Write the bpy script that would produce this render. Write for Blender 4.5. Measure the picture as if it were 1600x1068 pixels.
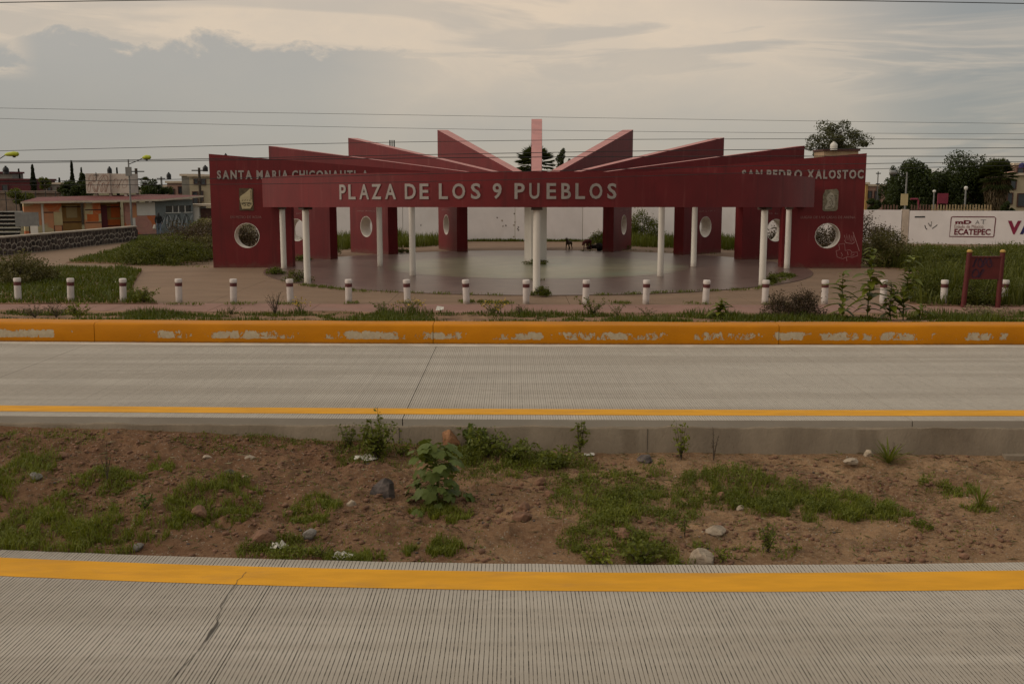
import bpy, bmesh, math, random
import numpy as np
from mathutils import Vector, Matrix, noise as mnoise

# ------------------------------------------------------------------ camera, sky, sun, exposure
for o in list(bpy.data.objects):
    bpy.data.objects.remove(o)
SC = bpy.context.scene
COL = SC.collection
F, HZ, CAMZ = 1620.0, 288.0, 3.7            # focal length in pixels of the 1600 px frame, horizon row, eye height
PHI = math.atan((534 - HZ) / F)
CP, SP = math.cos(PHI), math.sin(PHI)
cam_d = bpy.data.cameras.new('camera')
cam = bpy.data.objects.new('camera', cam_d)
COL.objects.link(cam)
cam.location = (0, 0, CAMZ)
cam.rotation_euler = (math.pi / 2 - PHI, 0, 0)
cam_d.sensor_width = 36.0
cam_d.lens = 36.0 * F / 1600
cam_d.clip_start = 0.1
cam_d.clip_end = 4000
SC.camera = cam
SC.view_settings.view_transform = 'Standard'
SC.view_settings.look = 'None'
SC.view_settings.exposure = EXPOSURE = 0.15
SC.view_settings.gamma = 1.0
SC.view_settings.use_curve_mapping = False

SUN_EL, SUN_AZ = math.radians(26), math.radians(-98)      # azimuth from +Y towards +X: low, from the left
sun_d = bpy.data.lights.new('sun', 'SUN')
sun_d.energy = 1.15
sun_d.angle = math.radians(22)
sun_d.color = (1.0, 0.90, 0.78)
sun = bpy.data.objects.new('sun', sun_d)
COL.objects.link(sun)
sdir = Vector((math.sin(SUN_AZ) * math.cos(SUN_EL), math.cos(SUN_AZ) * math.cos(SUN_EL), math.sin(SUN_EL)))
sun.rotation_euler = (-sdir).to_track_quat('-Z', 'Y').to_euler()
sun.location = sdir * 60


class NT:
    """tiny helper for node trees"""
    def __init__(s, tree):
        s.t = tree
    def n(s, typ, **kw):
        nd = s.t.nodes.new(typ)
        for k, v in kw.items():
            if k.startswith('i_'):
                key = k[2:]
                nd.inputs[int(key) if key.isdigit() else key.replace('_', ' ')].default_value = v
            else:
                setattr(nd, k, v)
        return nd
    def l(s, a, b):
        s.t.links.new(a, b)
    def val(s, sock, x):
        if hasattr(x, 'is_linked') or hasattr(x, 'links'):
            s.l(x, sock)
        else:
            sock.default_value = x
    def math(s, op, a, b=0.0, clamp=False):
        nd = s.n('ShaderNodeMath', operation=op, use_clamp=clamp)
        s.val(nd.inputs[0], a); s.val(nd.inputs[1], b)
        return nd.outputs[0]
    def mr(s, x, a, b, c=0.0, d=1.0, smooth=True):
        nd = s.n('ShaderNodeMapRange', interpolation_type='SMOOTHSTEP' if smooth else 'LINEAR')
        s.val(nd.inputs[0], x)
        for i, v in enumerate((a, b, c, d)):
            s.val(nd.inputs[i + 1], v)
        return nd.outputs[0]
    def mix(s, fac, a, b, blend='MIX'):
        nd = s.n('ShaderNodeMix', data_type='RGBA', blend_type=blend)
        s.val(nd.inputs[0], fac)
        for sock, v in ((nd.inputs[6], a), (nd.inputs[7], b)):
            if isinstance(v, tuple):
                sock.default_value = (v + (1,))[:4]
            else:
                s.l(v, sock)
        return nd.outputs[2]
    def noise(s, vec, scale, detail=4.0, rough=0.55, dist=0.0):
        nd = s.n('ShaderNodeTexNoise')
        nd.inputs['Scale'].default_value = scale
        nd.inputs['Detail'].default_value = detail
        nd.inputs['Roughness'].default_value = rough
        nd.inputs['Distortion'].default_value = dist
        if vec is not None:
            s.l(vec, nd.inputs['Vector'])
        return nd.outputs[0]
    def scale(s, vec, xyz, loc=(0, 0, 0)):
        nd = s.n('ShaderNodeMapping')
        nd.inputs['Scale'].default_value = xyz
        nd.inputs['Location'].default_value = loc
        s.l(vec, nd.inputs['Vector'])
        return nd.outputs[0]


world = bpy.data.worlds.new('World')
SC.world = world
world.use_nodes = True
w = NT(world.node_tree)
w.t.nodes.clear()
sky = w.n('ShaderNodeTexSky', sky_type='NISHITA')
sky.sun_disc = False
sky.sun_elevation = SUN_EL
sky.sun_rotation = SUN_AZ % (2 * math.pi)
bg1 = w.n('ShaderNodeBackground', i_Strength=0.10)
w.l(sky.outputs[0], bg1.inputs[0])
tc = w.n('ShaderNodeTexCoord').outputs['Generated']
sep = w.n('ShaderNodeSeparateXYZ'); w.l(tc, sep.inputs[0])
dx, dy, dz = sep.outputs
n_str = w.noise(w.scale(tc, (1.3, 1.3, 11.0), (0.3, 0.2, 0.4)), 2.6, 5.0, 0.55, 0.6)
n_puf = w.noise(w.scale(tc, (1.0, 1.0, 2.2), (2.3, 1.2, 0.6)), 13.0, 9.0, 0.62, 0.3)
n_big = w.noise(w.scale(tc, (1.0, 1.0, 3.0), (5.1, 0.7, 0.2)), 2.1, 3.0, 0.5)
edge = w.math('ADD', w.mr(dx, -0.14, 0.02, 0.128, 0.100), w.math('MULTIPLY', w.math('SUBTRACT', n_puf, 0.5), 0.075))
bank = w.math('MULTIPLY', w.mr(w.math('SUBTRACT', edge, dz), -0.002, 0.011), w.mr(dx, -0.20, 0.02, 1.0, 0.12))
notch = w.math('MULTIPLY', w.mr(dx, -0.44, -0.40, 1.0, 0.0), w.mr(dz, 0.085, 0.10))
bank = w.math('MULTIPLY', bank, w.math('SUBTRACT', 1.0, w.math('MULTIPLY', notch, w.mr(n_puf, 0.40, 0.52))))
streak = w.mr(n_str, 0.44, 0.60)
right = w.mr(dx, 0.10, 0.44, 0.10, 1.0)
m = w.math('MAXIMUM', w.math('MULTIPLY', bank, 0.84), w.math('MULTIPLY', streak, w.math('ADD', 0.35, w.math('MULTIPLY', right, 0.5))))
m = w.math('MAXIMUM', m, w.math('MULTIPLY', w.mr(n_big, 0.36, 0.56), w.math('MULTIPLY', right, 0.9)))
m = w.math('MAXIMUM', m, w.mr(dz, 0.150, 0.03, 0.03, 0.72))
cool = w.mix(w.mr(n_big, 0.35, 0.65), (0.262, 0.272, 0.272), (0.330, 0.322, 0.300))
cool = w.mix(w.mr(dx, -0.12, -0.45, 0.0, 0.55), cool, (0.222, 0.228, 0.228))
cool = w.mix(w.math('MULTIPLY', bank, w.mr(dz, 0.05, 0.125, 0.0, 0.9)), cool, (0.325, 0.318, 0.300))
peach = w.mix(w.mr(n_puf, 0.35, 0.65), (0.64, 0.52, 0.395), (0.69, 0.55, 0.405))
m = w.math('MAXIMUM', m, w.math('MULTIPLY', w.mr(dx, 0.16, 0.40), w.mr(n_str, 0.66, 0.40, 0.25, 0.95)))
cool = w.mix(w.mr(dx, 0.18, 0.44, 0.0, 0.85), cool, (0.235, 0.240, 0.232))
cl = w.mix(m, peach, cool)
cl = w.mix(w.math('MULTIPLY', w.mr(dz, 0.055, 0.0), w.mr(w.math('ABSOLUTE', dx), 0.35, 0.05, 0.0, 0.55)), cl, (0.47, 0.40, 0.31))
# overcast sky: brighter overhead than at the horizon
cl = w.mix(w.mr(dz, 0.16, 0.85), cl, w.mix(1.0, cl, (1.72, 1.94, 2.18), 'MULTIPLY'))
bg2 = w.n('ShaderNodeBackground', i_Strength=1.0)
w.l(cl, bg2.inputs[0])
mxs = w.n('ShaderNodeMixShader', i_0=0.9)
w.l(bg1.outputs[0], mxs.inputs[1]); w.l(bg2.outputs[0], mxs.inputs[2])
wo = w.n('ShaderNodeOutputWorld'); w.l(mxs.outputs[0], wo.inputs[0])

# ------------------------------------------------------------------ helpers
R = random.Random(9)
rng = np.random.default_rng(9)


def at(u, v, Y):
    """point on the vertical plane at depth Y that the photograph shows at column u, row v"""
    x, y = (u - 800) / F, -(v - 534) / F
    d = (x, CP + y * SP, -SP + y * CP)
    t = Y / d[1]
    return Vector((d[0] * t, Y, CAMZ + d[2] * t))


def gp(u, v, z=0.0):
    """point on the level z that the photograph shows at column u, row v"""
    x, y = (u - 800) / F, -(v - 534) / F
    d = (x, CP + y * SP, -SP + y * CP)
    t = (z - CAMZ) / d[2]
    return Vector((d[0] * t, d[1] * t, z))


def tag(o, label=None, cat=None, group=None, kind=None):
    for k, v in (('label', label), ('category', cat), ('group', group), ('kind', kind)):
        if v:
            o[k] = v
    return o


def empty(name, loc=(0, 0, 0), rz=0.0, label=None, cat=None, group=None, parent=None):
    o = bpy.data.objects.new(name, None)
    o.empty_display_size = 0.2
    COL.objects.link(o)
    o.location = loc
    o.rotation_euler = (0, 0, rz)
    if parent:
        o.parent = parent
    return tag(o, label, cat, group)


def link(name, me, parent=None, loc=None, M=None):
    o = bpy.data.objects.new(name, me)
    COL.objects.link(o)
    if parent:
        o.parent = parent
    if loc is not None:
        o.location = loc
    if M is not None:
        o.matrix_local = M
    return o


def tri_mesh(name, v, t, mat, smooth=False):
    me = bpy.data.meshes.new(name)
    v = np.asarray(v, dtype=np.float32); t = np.asarray(t, dtype=np.int32)
    me.vertices.add(len(v)); me.vertices.foreach_set('co', v.ravel())
    me.loops.add(t.size); me.loops.foreach_set('vertex_index', t.ravel())
    me.polygons.add(len(t)); me.polygons.foreach_set('loop_start', np.arange(0, t.size, 3, dtype=np.int32))
    if smooth:
        me.polygons.foreach_set('use_smooth', np.ones(len(t), dtype=bool))
    me.update(calc_edges=True)
    me.materials.append(mat)
    return me


class MB:
    """collects shapes of ONE mesh"""
    def __init__(s):
        s.v, s.f, s.mi = [], [], []
    def add(s, vs, fs, mi=0):
        b = len(s.v)
        s.v += [tuple(p) for p in vs]
        s.f += [[b + i for i in f] for f in fs]
        s.mi += [mi] * len(fs)
        return s
    def box(s, c, d, rz=0.0, mi=0, taper=1.0):
        cx, cy, cz = c; hx, hy, hz = d[0] / 2, d[1] / 2, d[2] / 2
        ca, sa = math.cos(rz), math.sin(rz)
        vs = []
        for z, k in ((-hz, 1.0), (hz, taper)):
            for x, y in ((-hx, -hy), (hx, -hy), (hx, hy), (-hx, hy)):
                vs.append((cx + (x * ca - y * sa) * k, cy + (x * sa + y * ca) * k, cz + z))
        return s.add(vs, [(0, 3, 2, 1), (4, 5, 6, 7), (0, 1, 5, 4), (1, 2, 6, 5), (2, 3, 7, 6), (3, 0, 4, 7)], mi)
    def span(s, x0, x1, y0, y1, z0, z1, mi=0):
        return s.box(((x0 + x1) / 2, (y0 + y1) / 2, (z0 + z1) / 2), (x1 - x0, y1 - y0, z1 - z0), 0, mi)
    def tube(s, path, rad, n=8, mi=0, caps=True):
        path = [Vector(p) for p in path]
        rad = rad if isinstance(rad, (list, tuple)) else [rad] * len(path)
        rings = []
        up = Vector((0.13, 0.21, 0.97)).normalized()
        for i, p in enumerate(path):
            t = (path[min(i + 1, len(path) - 1)] - path[max(i - 1, 0)]).normalized()
            a = t.cross(up)
            if a.length < 1e-3:
                a = t.cross(Vector((1, 0, 0)))
            a.normalize(); b = t.cross(a)
            rings.append([p + (a * math.cos(2 * math.pi * k / n) + b * math.sin(2 * math.pi * k / n)) * rad[i] for k in range(n)])
        fs = []
        for i in range(len(path) - 1):
            for k in range(n):
                k2 = (k + 1) % n
                fs.append((i * n + k, i * n + k2, (i + 1) * n + k2, (i + 1) * n + k))
        if caps:
            fs.append(tuple(range(n))[::-1]); fs.append(tuple((len(path) - 1) * n + k for k in range(n)))
        return s.add([p for r in rings for p in r], fs, mi)
    def lathe(s, prof, n=16, c=(0, 0, 0), mi=0):
        vs = [(c[0] + r * math.cos(2 * math.pi * k / n), c[1] + r * math.sin(2 * math.pi * k / n), c[2] + z) for r, z in prof for k in range(n)]
        fs = [(i * n + k, i * n + (k + 1) % n, (i + 1) * n + (k + 1) % n, (i + 1) * n + k) for i in range(len(prof) - 1) for k in range(n)]
        fs.append(tuple(range(n))[::-1]); fs.append(tuple((len(prof) - 1) * n + k for k in range(n)))
        return s.add(vs, fs, mi)
    def prism(s, poly, z0, z1, mi=0):
        n = len(poly)
        vs = [(p[0], p[1], z0) for p in poly] + [(p[0], p[1], z1) for p in poly]
        fs = [tuple(range(n))[::-1], tuple(range(n, 2 * n))] + [(k, (k + 1) % n, n + (k + 1) % n, n + k) for k in range(n)]
        return s.add(vs, fs, mi)
    def mesh(s, name, mats, smooth=False, origin=None):
        me = bpy.data.meshes.new(name)
        v = s.v if origin is None else [(p[0] - origin[0], p[1] - origin[1], p[2] - origin[2]) for p in s.v]
        me.from_pydata(v, [], s.f)
        for m in (mats if isinstance(mats, (list, tuple)) else [mats]):
            me.materials.append(m)
        if any(s.mi):
            me.polygons.foreach_set('material_index', s.mi)
        bm = bmesh.new(); bm.from_mesh(me)
        bmesh.ops.recalc_face_normals(bm, faces=bm.faces)
        bm.to_mesh(me); bm.free()
        if smooth:
            me.polygons.foreach_set('use_smooth', [True] * len(me.polygons))
            try:
                me.set_sharp_from_angle(angle=math.radians(38))
            except Exception:
                pass
        me.update()
        return me
    def build(s, name, mats, parent=None, smooth=False, local=False):
        org = None
        if parent is not None and not local:
            org = parent.location
            if parent.parent is not None:
                org = org + parent.parent.location
        return link(name, s.mesh(name, mats, smooth, org), parent)


def top(mb, name, mats, label, cat, group=None, kind=None, origin=None, smooth=False):
    """a thing that is one mesh, with its origin at its base"""
    if origin is None:
        a = np.array(mb.v); origin = (float(a[:, 0].mean()), float(a[:, 1].mean()), float(a[:, 2].min()))
    o = link(name, mb.mesh(name, mats, smooth, origin), None, origin)
    return tag(o, label, cat, group, kind)


# ------------------------------------------------------------------ materials
def mat(name, col, rough=0.8, var=0.15, scale=3.0, bump=0.0, bscale=40.0, spec=0.3, col2=None, stain=0.0, stain_col=(0.1, 0.08, 0.06), stain_scale=0.8,
        metal=0.0, coat=0.0, stretch=(1, 1, 1), detail=5.0):
    m_ = bpy.data.materials.new(name)
    m_.use_nodes = True
    t = NT(m_.node_tree)
    bs = t.t.nodes['Principled BSDF']
    bs.inputs['Roughness'].default_value = rough
    bs.inputs['Specular IOR Level'].default_value = spec
    bs.inputs['Metallic'].default_value = metal
    bs.inputs['Coat Weight'].default_value = coat
    geo = t.n('ShaderNodeNewGeometry')
    pos = t.scale(geo.outputs['Position'], stretch)
    a = tuple(c * (1 - var) for c in col)
    b = tuple(min(1, c * (1 + var)) for c in (col2 or col))
    c = t.mix(t.mr(t.noise(pos, scale, detail, 0.6), 0.3, 0.7), a, b)
    if stain:
        sn = t.noise(t.scale(geo.outputs['Position'], (stretch[0], stretch[1], stretch[2] * 0.5), (7, 3, 1)), stain_scale, 7.0, 0.68, 0.4)
        c = t.mix(t.mr(sn, 0.48, 0.72, 0, stain), c, stain_col)
    t.l(c, bs.inputs['Base Color'])
    if bump:
        bp = t.n('ShaderNodeBump', i_Strength=bump, i_Distance=0.02)
        t.l(t.noise(pos, bscale, 6.0, 0.65), bp.inputs['Height'])
        t.l(bp.outputs[0], bs.inputs['Normal'])
    m_['_nt'] = 1
    return m_


def leaf_mat(name, c1, c2, trans=0.35, rough=0.55, spread=0.35):
    m_ = bpy.data.materials.new(name)
    m_.use_nodes = True
    t = NT(m_.node_tree)
    bs = t.t.nodes['Principled BSDF']
    bs.inputs['Roughness'].default_value = rough
    bs.inputs['Specular IOR Level'].default_value = 0.25
    geo = t.n('ShaderNodeNewGeometry')
    c = t.mix(geo.outputs['Random Per Island'], c1, c2)
    big = t.noise(geo.outputs['Position'], 1.1, 3.0)
    c = t.mix(t.mr(big, 0.35, 0.65, 0, spread), c, tuple(x * 0.6 for x in c1), 'MIX')
    t.l(c, bs.inputs['Base Color'])
    tr = t.n('ShaderNodeBsdfTranslucent')
    t.l(t.mix(0.35, c, (0.12, 0.13, 0.008)), tr.inputs[0])
    mx = t.n('ShaderNodeMixShader', i_0=trans)
    t.l(bs.outputs[0], mx.inputs[1]); t.l(tr.outputs[0], mx.inputs[2])
    t.l(mx.outputs[0], t.t.nodes['Material Output'].inputs[0])
    return m_


M = {}
def red_mat():
    m_ = mat('red_paint', (0.122, 0.0085, 0.0100), 0.55, 0.14, 0.7, 0.08, 50, 0.30, stain=0.3, stain_col=(0.095, 0.014, 0.013), stain_scale=0.4)
    t = NT(m_.node_tree); bs = t.t.nodes['Principled BSDF']
    geo = t.n('ShaderNodeNewGeometry'); P = geo.outputs['Position']
    old = bs.inputs['Base Color'].links[0].from_socket
    sp = t.n('ShaderNodeSeparateXYZ'); t.l(P, sp.inputs[0])
    # rain streaks running down, chalky fading, and splashed dirt along the foot
    st = t.noise(t.scale(P, (1.6, 1.6, 0.10)), 2.4, 5.0, 0.6)
    c = t.mix(t.mr(st, 0.52, 0.72, 0, 0.55), old, (0.070, 0.0085, 0.0085))
    st2 = t.noise(t.scale(P, (1.9, 1.9, 0.16), (4, 2, 7)), 2.0, 5.0, 0.6)
    c = t.mix(t.mr(st2, 0.56, 0.76, 0, 0.38), c, (0.20, 0.055, 0.048))
    fo = t.math('ADD', sp.outputs[2], t.math('MULTIPLY', t.noise(P, 3.5, 6.0, 0.65), 0.7))
    c = t.mix(t.mr(fo, 0.66, 0.30, 0, 0.65), c, (0.115, 0.055, 0.038))
    t.l(c, bs.inputs['Base Color'])
    return m_
M['red'] = red_mat()
M['red_top'] = mat('pale_red_cap', (0.33, 0.115, 0.10), 0.55, 0.12, 1.2, 0.05, 60, 0.45, stain=0.35, stain_col=(0.22, 0.08, 0.07))  # paler red on the sloping top faces of the fins
M['white_paint'] = mat('white_column_paint', (0.58, 0.53, 0.465), 0.6, 0.05, 1.4, 0.03, 70, 0.3, stain=0.35, stain_col=(0.38, 0.32, 0.25), stain_scale=0.7, stretch=(1, 1, 0.35))
def foot_grime(m_, h, col, amt=0.6):
    """dirt splashed up from the ground on a painted thing"""
    t = NT(m_.node_tree); bs = t.t.nodes['Principled BSDF']
    geo = t.n('ShaderNodeNewGeometry'); P = geo.outputs['Position']
    old = bs.inputs['Base Color'].links[0].from_socket
    sp = t.n('ShaderNodeSeparateXYZ'); t.l(P, sp.inputs[0])
    fo = t.math('ADD', sp.outputs[2], t.math('MULTIPLY', t.noise(P, 6.0, 6.0, 0.7), h))
    c = t.mix(t.mr(fo, h * 1.05, h * 0.45, 0, amt), old, col)
    ch = t.noise(t.scale(P, (1, 1, 1), (3, 5, 2)), 9.0, 6.0, 0.72)
    c = t.mix(t.mr(ch, 0.66, 0.70, 0, 0.7), c, col)
    t.l(c, bs.inputs['Base Color'])
    return m_
foot_grime(M['white_paint'], 0.6, (0.26, 0.19, 0.14))
M['cap'] = mat('dark_cap', (0.055, 0.035, 0.025), 0.8, 0.2)
M['letter'] = mat('grey_letter', (0.275, 0.240, 0.215), 0.7, 0.12, 2.5)
M['rim'] = mat('white_rim', (0.62, 0.57, 0.50), 0.65, 0.06, 4, stain=0.4, stain_col=(0.36, 0.31, 0.26))
M['emb_back'] = mat('olive_plate', (0.085, 0.062, 0.036), 0.85, 0.3, 6)
M['emb_cream'] = mat('cream_plate', (0.40, 0.34, 0.20), 0.8, 0.1, 6)
M['emb_dark'] = mat('emblem_ink', (0.05, 0.045, 0.03), 0.8)
M['emb_grey'] = mat('grey_plate', (0.17, 0.145, 0.10), 0.85, 0.35, 9)
M['emb_light'] = mat('pale_glyph', (0.30, 0.27, 0.21), 0.85, 0.2, 9)
M['inscr'] = mat('inscription_paint', (0.24, 0.12, 0.11), 0.8, 0.3, 9)
M['tag_white'] = mat('white_spray', (0.35, 0.20, 0.19), 0.8, 0.2, 9)
M['terrazzo'] = mat('terrazzo', (0.112, 0.074, 0.059), 0.31, 0.2, 1.3, 0.03, 9, 0.5, stain=0.45, stain_col=(0.068, 0.038, 0.028), stain_scale=0.45)
M['disc'] = mat('green_terrazzo', (0.165, 0.150, 0.092), 0.30, 0.22, 0.9, 0.03, 9, 0.5, stain=0.6, stain_col=(0.110, 0.165, 0.115), stain_scale=0.28)
M['plaza'] = mat('tan_concrete', (0.175, 0.112, 0.071), 0.85, 0.10, 0.7, 0.25, 18, 0.2, stain=0.5, stain_col=(0.125, 0.080, 0.050), stain_scale=0.35, stretch=(0.6, 1.4, 1))
M['path'] = mat('pink_concrete', (0.205, 0.113, 0.086), 0.85, 0.10, 0.9, 0.25, 18, 0.2, stain=0.5, stain_col=(0.19, 0.125, 0.10), stain_scale=0.5)
M['soil'] = mat('soil', (0.13, 0.072, 0.042), 0.95, 0.35, 2.0, 0.8, 25, 0.1, col2=(0.19, 0.115, 0.068))
M['ground'] = mat('dry_ground', (0.085, 0.07, 0.035), 0.95, 0.4, 0.8, 0.5, 12, 0.1)
M['concrete_edge'] = mat('concrete_edge', (0.215, 0.170, 0.122), 0.9, 0.14, 2.0, 0.6, 28, 0.2, stain=0.55, stain_col=(0.135, 0.105, 0.078), stain_scale=1.2, stretch=(1, 1, 0.6))
M['groove'] = mat('groove_dirt_and_shade', (0.070, 0.056, 0.040), 0.95, 0.45, 10, col2=(0.20, 0.168, 0.13))  # groove floors: settled dirt plus the shade of their depth, both in the colour
M['crack'] = mat('crack_dirt', (0.060, 0.050, 0.040), 0.95, 0.3, 8)
M['yellow'] = mat('yellow_line', (0.53, 0.245, 0.012), 0.7, 0.10, 2.2, 0.25, 60, 0.15, stain=0.5, stain_col=(0.36, 0.175, 0.035), stain_scale=2.0, stretch=(0.5, 2, 1))
M['white_line'] = mat('white_line', (0.46, 0.41, 0.34), 0.7, 0.12, 2.0, 0.1, 50, stain=0.5, stain_col=(0.28, 0.24, 0.19), stain_scale=1.4)
M['bollard'] = mat('bollard_white', (0.50, 0.44, 0.40), 0.65, 0.06, 5, stain=0.5, stain_col=(0.30, 0.25, 0.21), stain_scale=2.5)
foot_grime(M['bollard'], 0.35, (0.19, 0.13, 0.095), 0.75)
M['band'] = mat('bollard_band', (0.085, 0.022, 0.020), 0.6, 0.15, 5)
M['wallwhite'] = mat('whitewash', (0.66, 0.61, 0.585), 0.9, 0.05, 0.8, 0.1, 20, 0.1, stain=0.35, stain_col=(0.52, 0.45, 0.40), stain_scale=0.45)
M['mortar'] = mat('mortar', (0.31, 0.26, 0.205), 0.95, 0.2, 4)
M['stone'] = mat('volcanic_stone', (0.042, 0.032, 0.028), 0.92, 0.45, 2.5, 0.6, 30, 0.15, col2=(0.062, 0.045, 0.036))
M['bark'] = mat('bark', (0.055, 0.04, 0.028), 0.95, 0.3, 6, 0.5, 30)
M['cable'] = mat('cable', (0.02, 0.02, 0.02), 0.7)
M['metal'] = mat('galvanised', (0.15, 0.145, 0.135), 0.5, 0.15, 4, spec=0.5)
M['dark'] = mat('dark_metal', (0.025, 0.023, 0.022), 0.6, 0.2)
M['black'] = mat('black_plastic', (0.012, 0.012, 0.012), 0.5, 0.2)
M['glass'] = mat('window_glass', (0.03, 0.035, 0.04), 0.12, 0.2, 1.0, spec=0.6)
M['lime'] = mat('lime_lamp', (0.33, 0.36, 0.02), 0.5, 0.1)

# --- materials with their own wear
def road_mat():
    m_ = mat('road_concrete', (0.330, 0.290, 0.240), 0.85, 0.05, 0.9, 0.18, 55, 0.25, stain=0.35, stain_col=(0.270, 0.232, 0.188), stain_scale=0.22)
    t = NT(m_.node_tree); bs = t.t.nodes['Principled BSDF']
    geo = t.n('ShaderNodeNewGeometry')
    old = bs.inputs['Base Color'].links[0].from_socket
    # tyre-polished lanes run along the road, fine speckle everywhere
    lane = t.noise(t.scale(geo.outputs['Position'], (0.05, 1.3, 1)), 1.2, 3.0)
    c = t.mix(t.mr(lane, 0.42, 0.60, 0, 0.7), old, (0.255, 0.218, 0.175))
    oil = t.noise(t.scale(geo.outputs['Position'], (0.35, 0.9, 1), (3, 9, 0)), 1.6, 6.0, 0.7)
    c = t.mix(t.mr(oil, 0.60, 0.74, 0, 0.5), c, (0.165, 0.138, 0.110))
    pale = t.noise(t.scale(geo.outputs['Position'], (0.5, 1.2, 1), (13, 2, 0)), 0.8, 6.0, 0.7)
    c = t.mix(t.mr(pale, 0.56, 0.72, 0, 0.4), c, (0.42, 0.375, 0.315))
    sp = t.noise(geo.outputs['Position'], 130, 3.0, 0.7)
    c = t.mix(t.mr(sp, 0.58, 0.72, 0, 0.45), c, (0.15, 0.125, 0.10))
    t.l(c, bs.inputs['Base Color'])
    return m_
M['road'] = road_mat()


def kerb_mat():
    m_ = mat('yellow_kerb_paint', (0.42, 0.150, 0.0008), 0.62, 0.10, 1.2, 0.15, 45, 0.14, stain=0.45, stain_col=(0.34, 0.115, 0.001), stain_scale=1.0, stretch=(0.5, 1, 1))
    t = NT(m_.node_tree); bs = t.t.nodes['Principled BSDF']
    geo = t.n('ShaderNodeNewGeometry')
    old = bs.inputs['Base Color'].links[0].from_socket
    sp = t.n('ShaderNodeSeparateXYZ'); t.l(geo.outputs['Position'], sp.inputs[0])
    # the chipped band that wheels have scraped, at a tyre's height
    band = t.math('MULTIPLY', t.mr(sp.outputs[2], 0.06, 0.13), t.mr(sp.outputs[2], 0.42, 0.24))
    n1 = t.noise(t.scale(geo.outputs['Position'], (2.3, 1, 1.7)), 3.0, 10.0, 0.74, 0.4)
    n2 = t.noise(t.scale(geo.outputs['Position'], (0.75, 1, 0.3)), 1.0, 4.0)
    k = t.math('MULTIPLY', band, t.mr(n2, 0.34, 0.62, 0.64, 1.28))
    chip = t.mr(t.math('ADD', n1, t.math('MULTIPLY', t.math('SUBTRACT', k, 1.0), 0.42)), 0.505, 0.535)
    c = t.mix(chip, old, t.mix(t.noise(geo.outputs['Position'], 14, 4), (0.28, 0.215, 0.14), (0.46, 0.38, 0.26)))
    foot = t.mr(t.math('ADD', sp.outputs[2], t.math('MULTIPLY', n1, 0.10)), 0.10, 0.06, 0, 0.7)
    c = t.mix(foot, c, (0.16, 0.075, 0.022))
    t.l(c, bs.inputs['Base Color'])
    bp = t.n('ShaderNodeBump', i_Strength=0.6, i_Distance=0.02, invert=True)
    t.l(chip, bp.inputs['Height']); t.l(bp.outputs[0], bs.inputs['Normal'])
    return m_
M['kerb'] = kerb_mat()


def dirt_mat():
    m_ = mat('red_dirt', (0.180, 0.098, 0.048), 0.95, 0.22, 1.4, 0, 25, 0.1, col2=(0.250, 0.150, 0.080), stain=0.9, stain_col=(0.085, 0.034, 0.018), stain_scale=0.55)
    t = NT(m_.node_tree); bs = t.t.nodes['Principled BSDF']
    geo = t.n('ShaderNodeNewGeometry')
    old = bs.inputs['Base Color'].links[0].from_socket
    P = geo.outputs['Position']
    n1 = t.noise(P, 20, 6.0, 0.7)
    c = t.mix(t.mr(n1, 0.38, 0.66, 0.0, 0.55), old, (0.345, 0.225, 0.130))
    c = t.mix(t.mr(t.noise(P, 46, 4.0, 0.7), 0.52, 0.68, 0, 0.6), c, (0.070, 0.034, 0.019))  # dark specks paint the shade of pits and clods into the soil colour
    # the soil at the left is darker and redder, broken and damp
    sx = t.n('ShaderNodeSeparateXYZ'); t.l(P, sx.inputs[0])
    wet = t.math('ADD', sx.outputs[0], t.math('MULTIPLY', t.math('SUBTRACT', t.noise(P, 0.9, 5.0, 0.6), 0.5), 9.0))
    c = t.mix(t.mr(wet, 2.5, -3.0, 0, 0.62), c, t.mix(t.noise(P, 16, 5.0, 0.7), (0.060, 0.024, 0.012), (0.185, 0.092, 0.052)))
    vo = t.n('ShaderNodeTexVoronoi'); vo.inputs['Scale'].default_value = 34; t.l(P, vo.inputs['Vector'])
    gr = t.n('ShaderNodeSeparateXYZ'); t.l(vo.outputs['Color'], gr.inputs[0])
    peb = t.math('MULTIPLY', t.mr(vo.outputs['Distance'], 0.42, 0.30), t.mr(gr.outputs[0], 0.80, 0.84))
    c = t.mix(t.math('MULTIPLY', peb, 0.8), c, t.mix(gr.outputs[1], (0.15, 0.11, 0.08), (0.36, 0.29, 0.22)))
    t.l(c, bs.inputs['Base Color'])
    h = t.math('ADD', t.math('MULTIPLY', t.noise(P, 9, 9.0, 0.78), 1.3), t.math('MULTIPLY', peb, 0.12))
    bp = t.n('ShaderNodeBump', i_Strength=1.0, i_Distance=0.05)
    t.l(h, bp.inputs['Height']); t.l(bp.outputs[0], bs.inputs['Normal'])
    return m_
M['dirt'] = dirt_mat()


# ------------------------------------------------------------------ ground, roads, kerb, pavements
def yfar(X, Y0):                 # the far carriageway bends gently
    return Y0 + 0.0012 * (X - 9) ** 2 - 0.097
def ynear(X, Y0):                # and so does the near one
    return Y0 + 0.0069 * (max(-14, min(14, X)) - 2.4) ** 2 - 0.04
ZN = -0.65                       # level of the near carriageway

g = MB()
ys = [(-80, -0.95), (25.6, -0.95), (25.62, -0.10), (60, -0.06), (1500, -0.06)]
for (y0, z0), (y1, z1) in zip(ys[:-1], ys[1:]):
    g.add([(-1200, y0, z0), (1200, y0, z0), (1200, y1, z1), (-1200, y1, z1)], [(0, 1, 2, 3)])
top(g, 'ground', M['ground'], 'dry open ground under and behind the plaza', 'ground', kind='structure', origin=(0, 0, 0))


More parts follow.
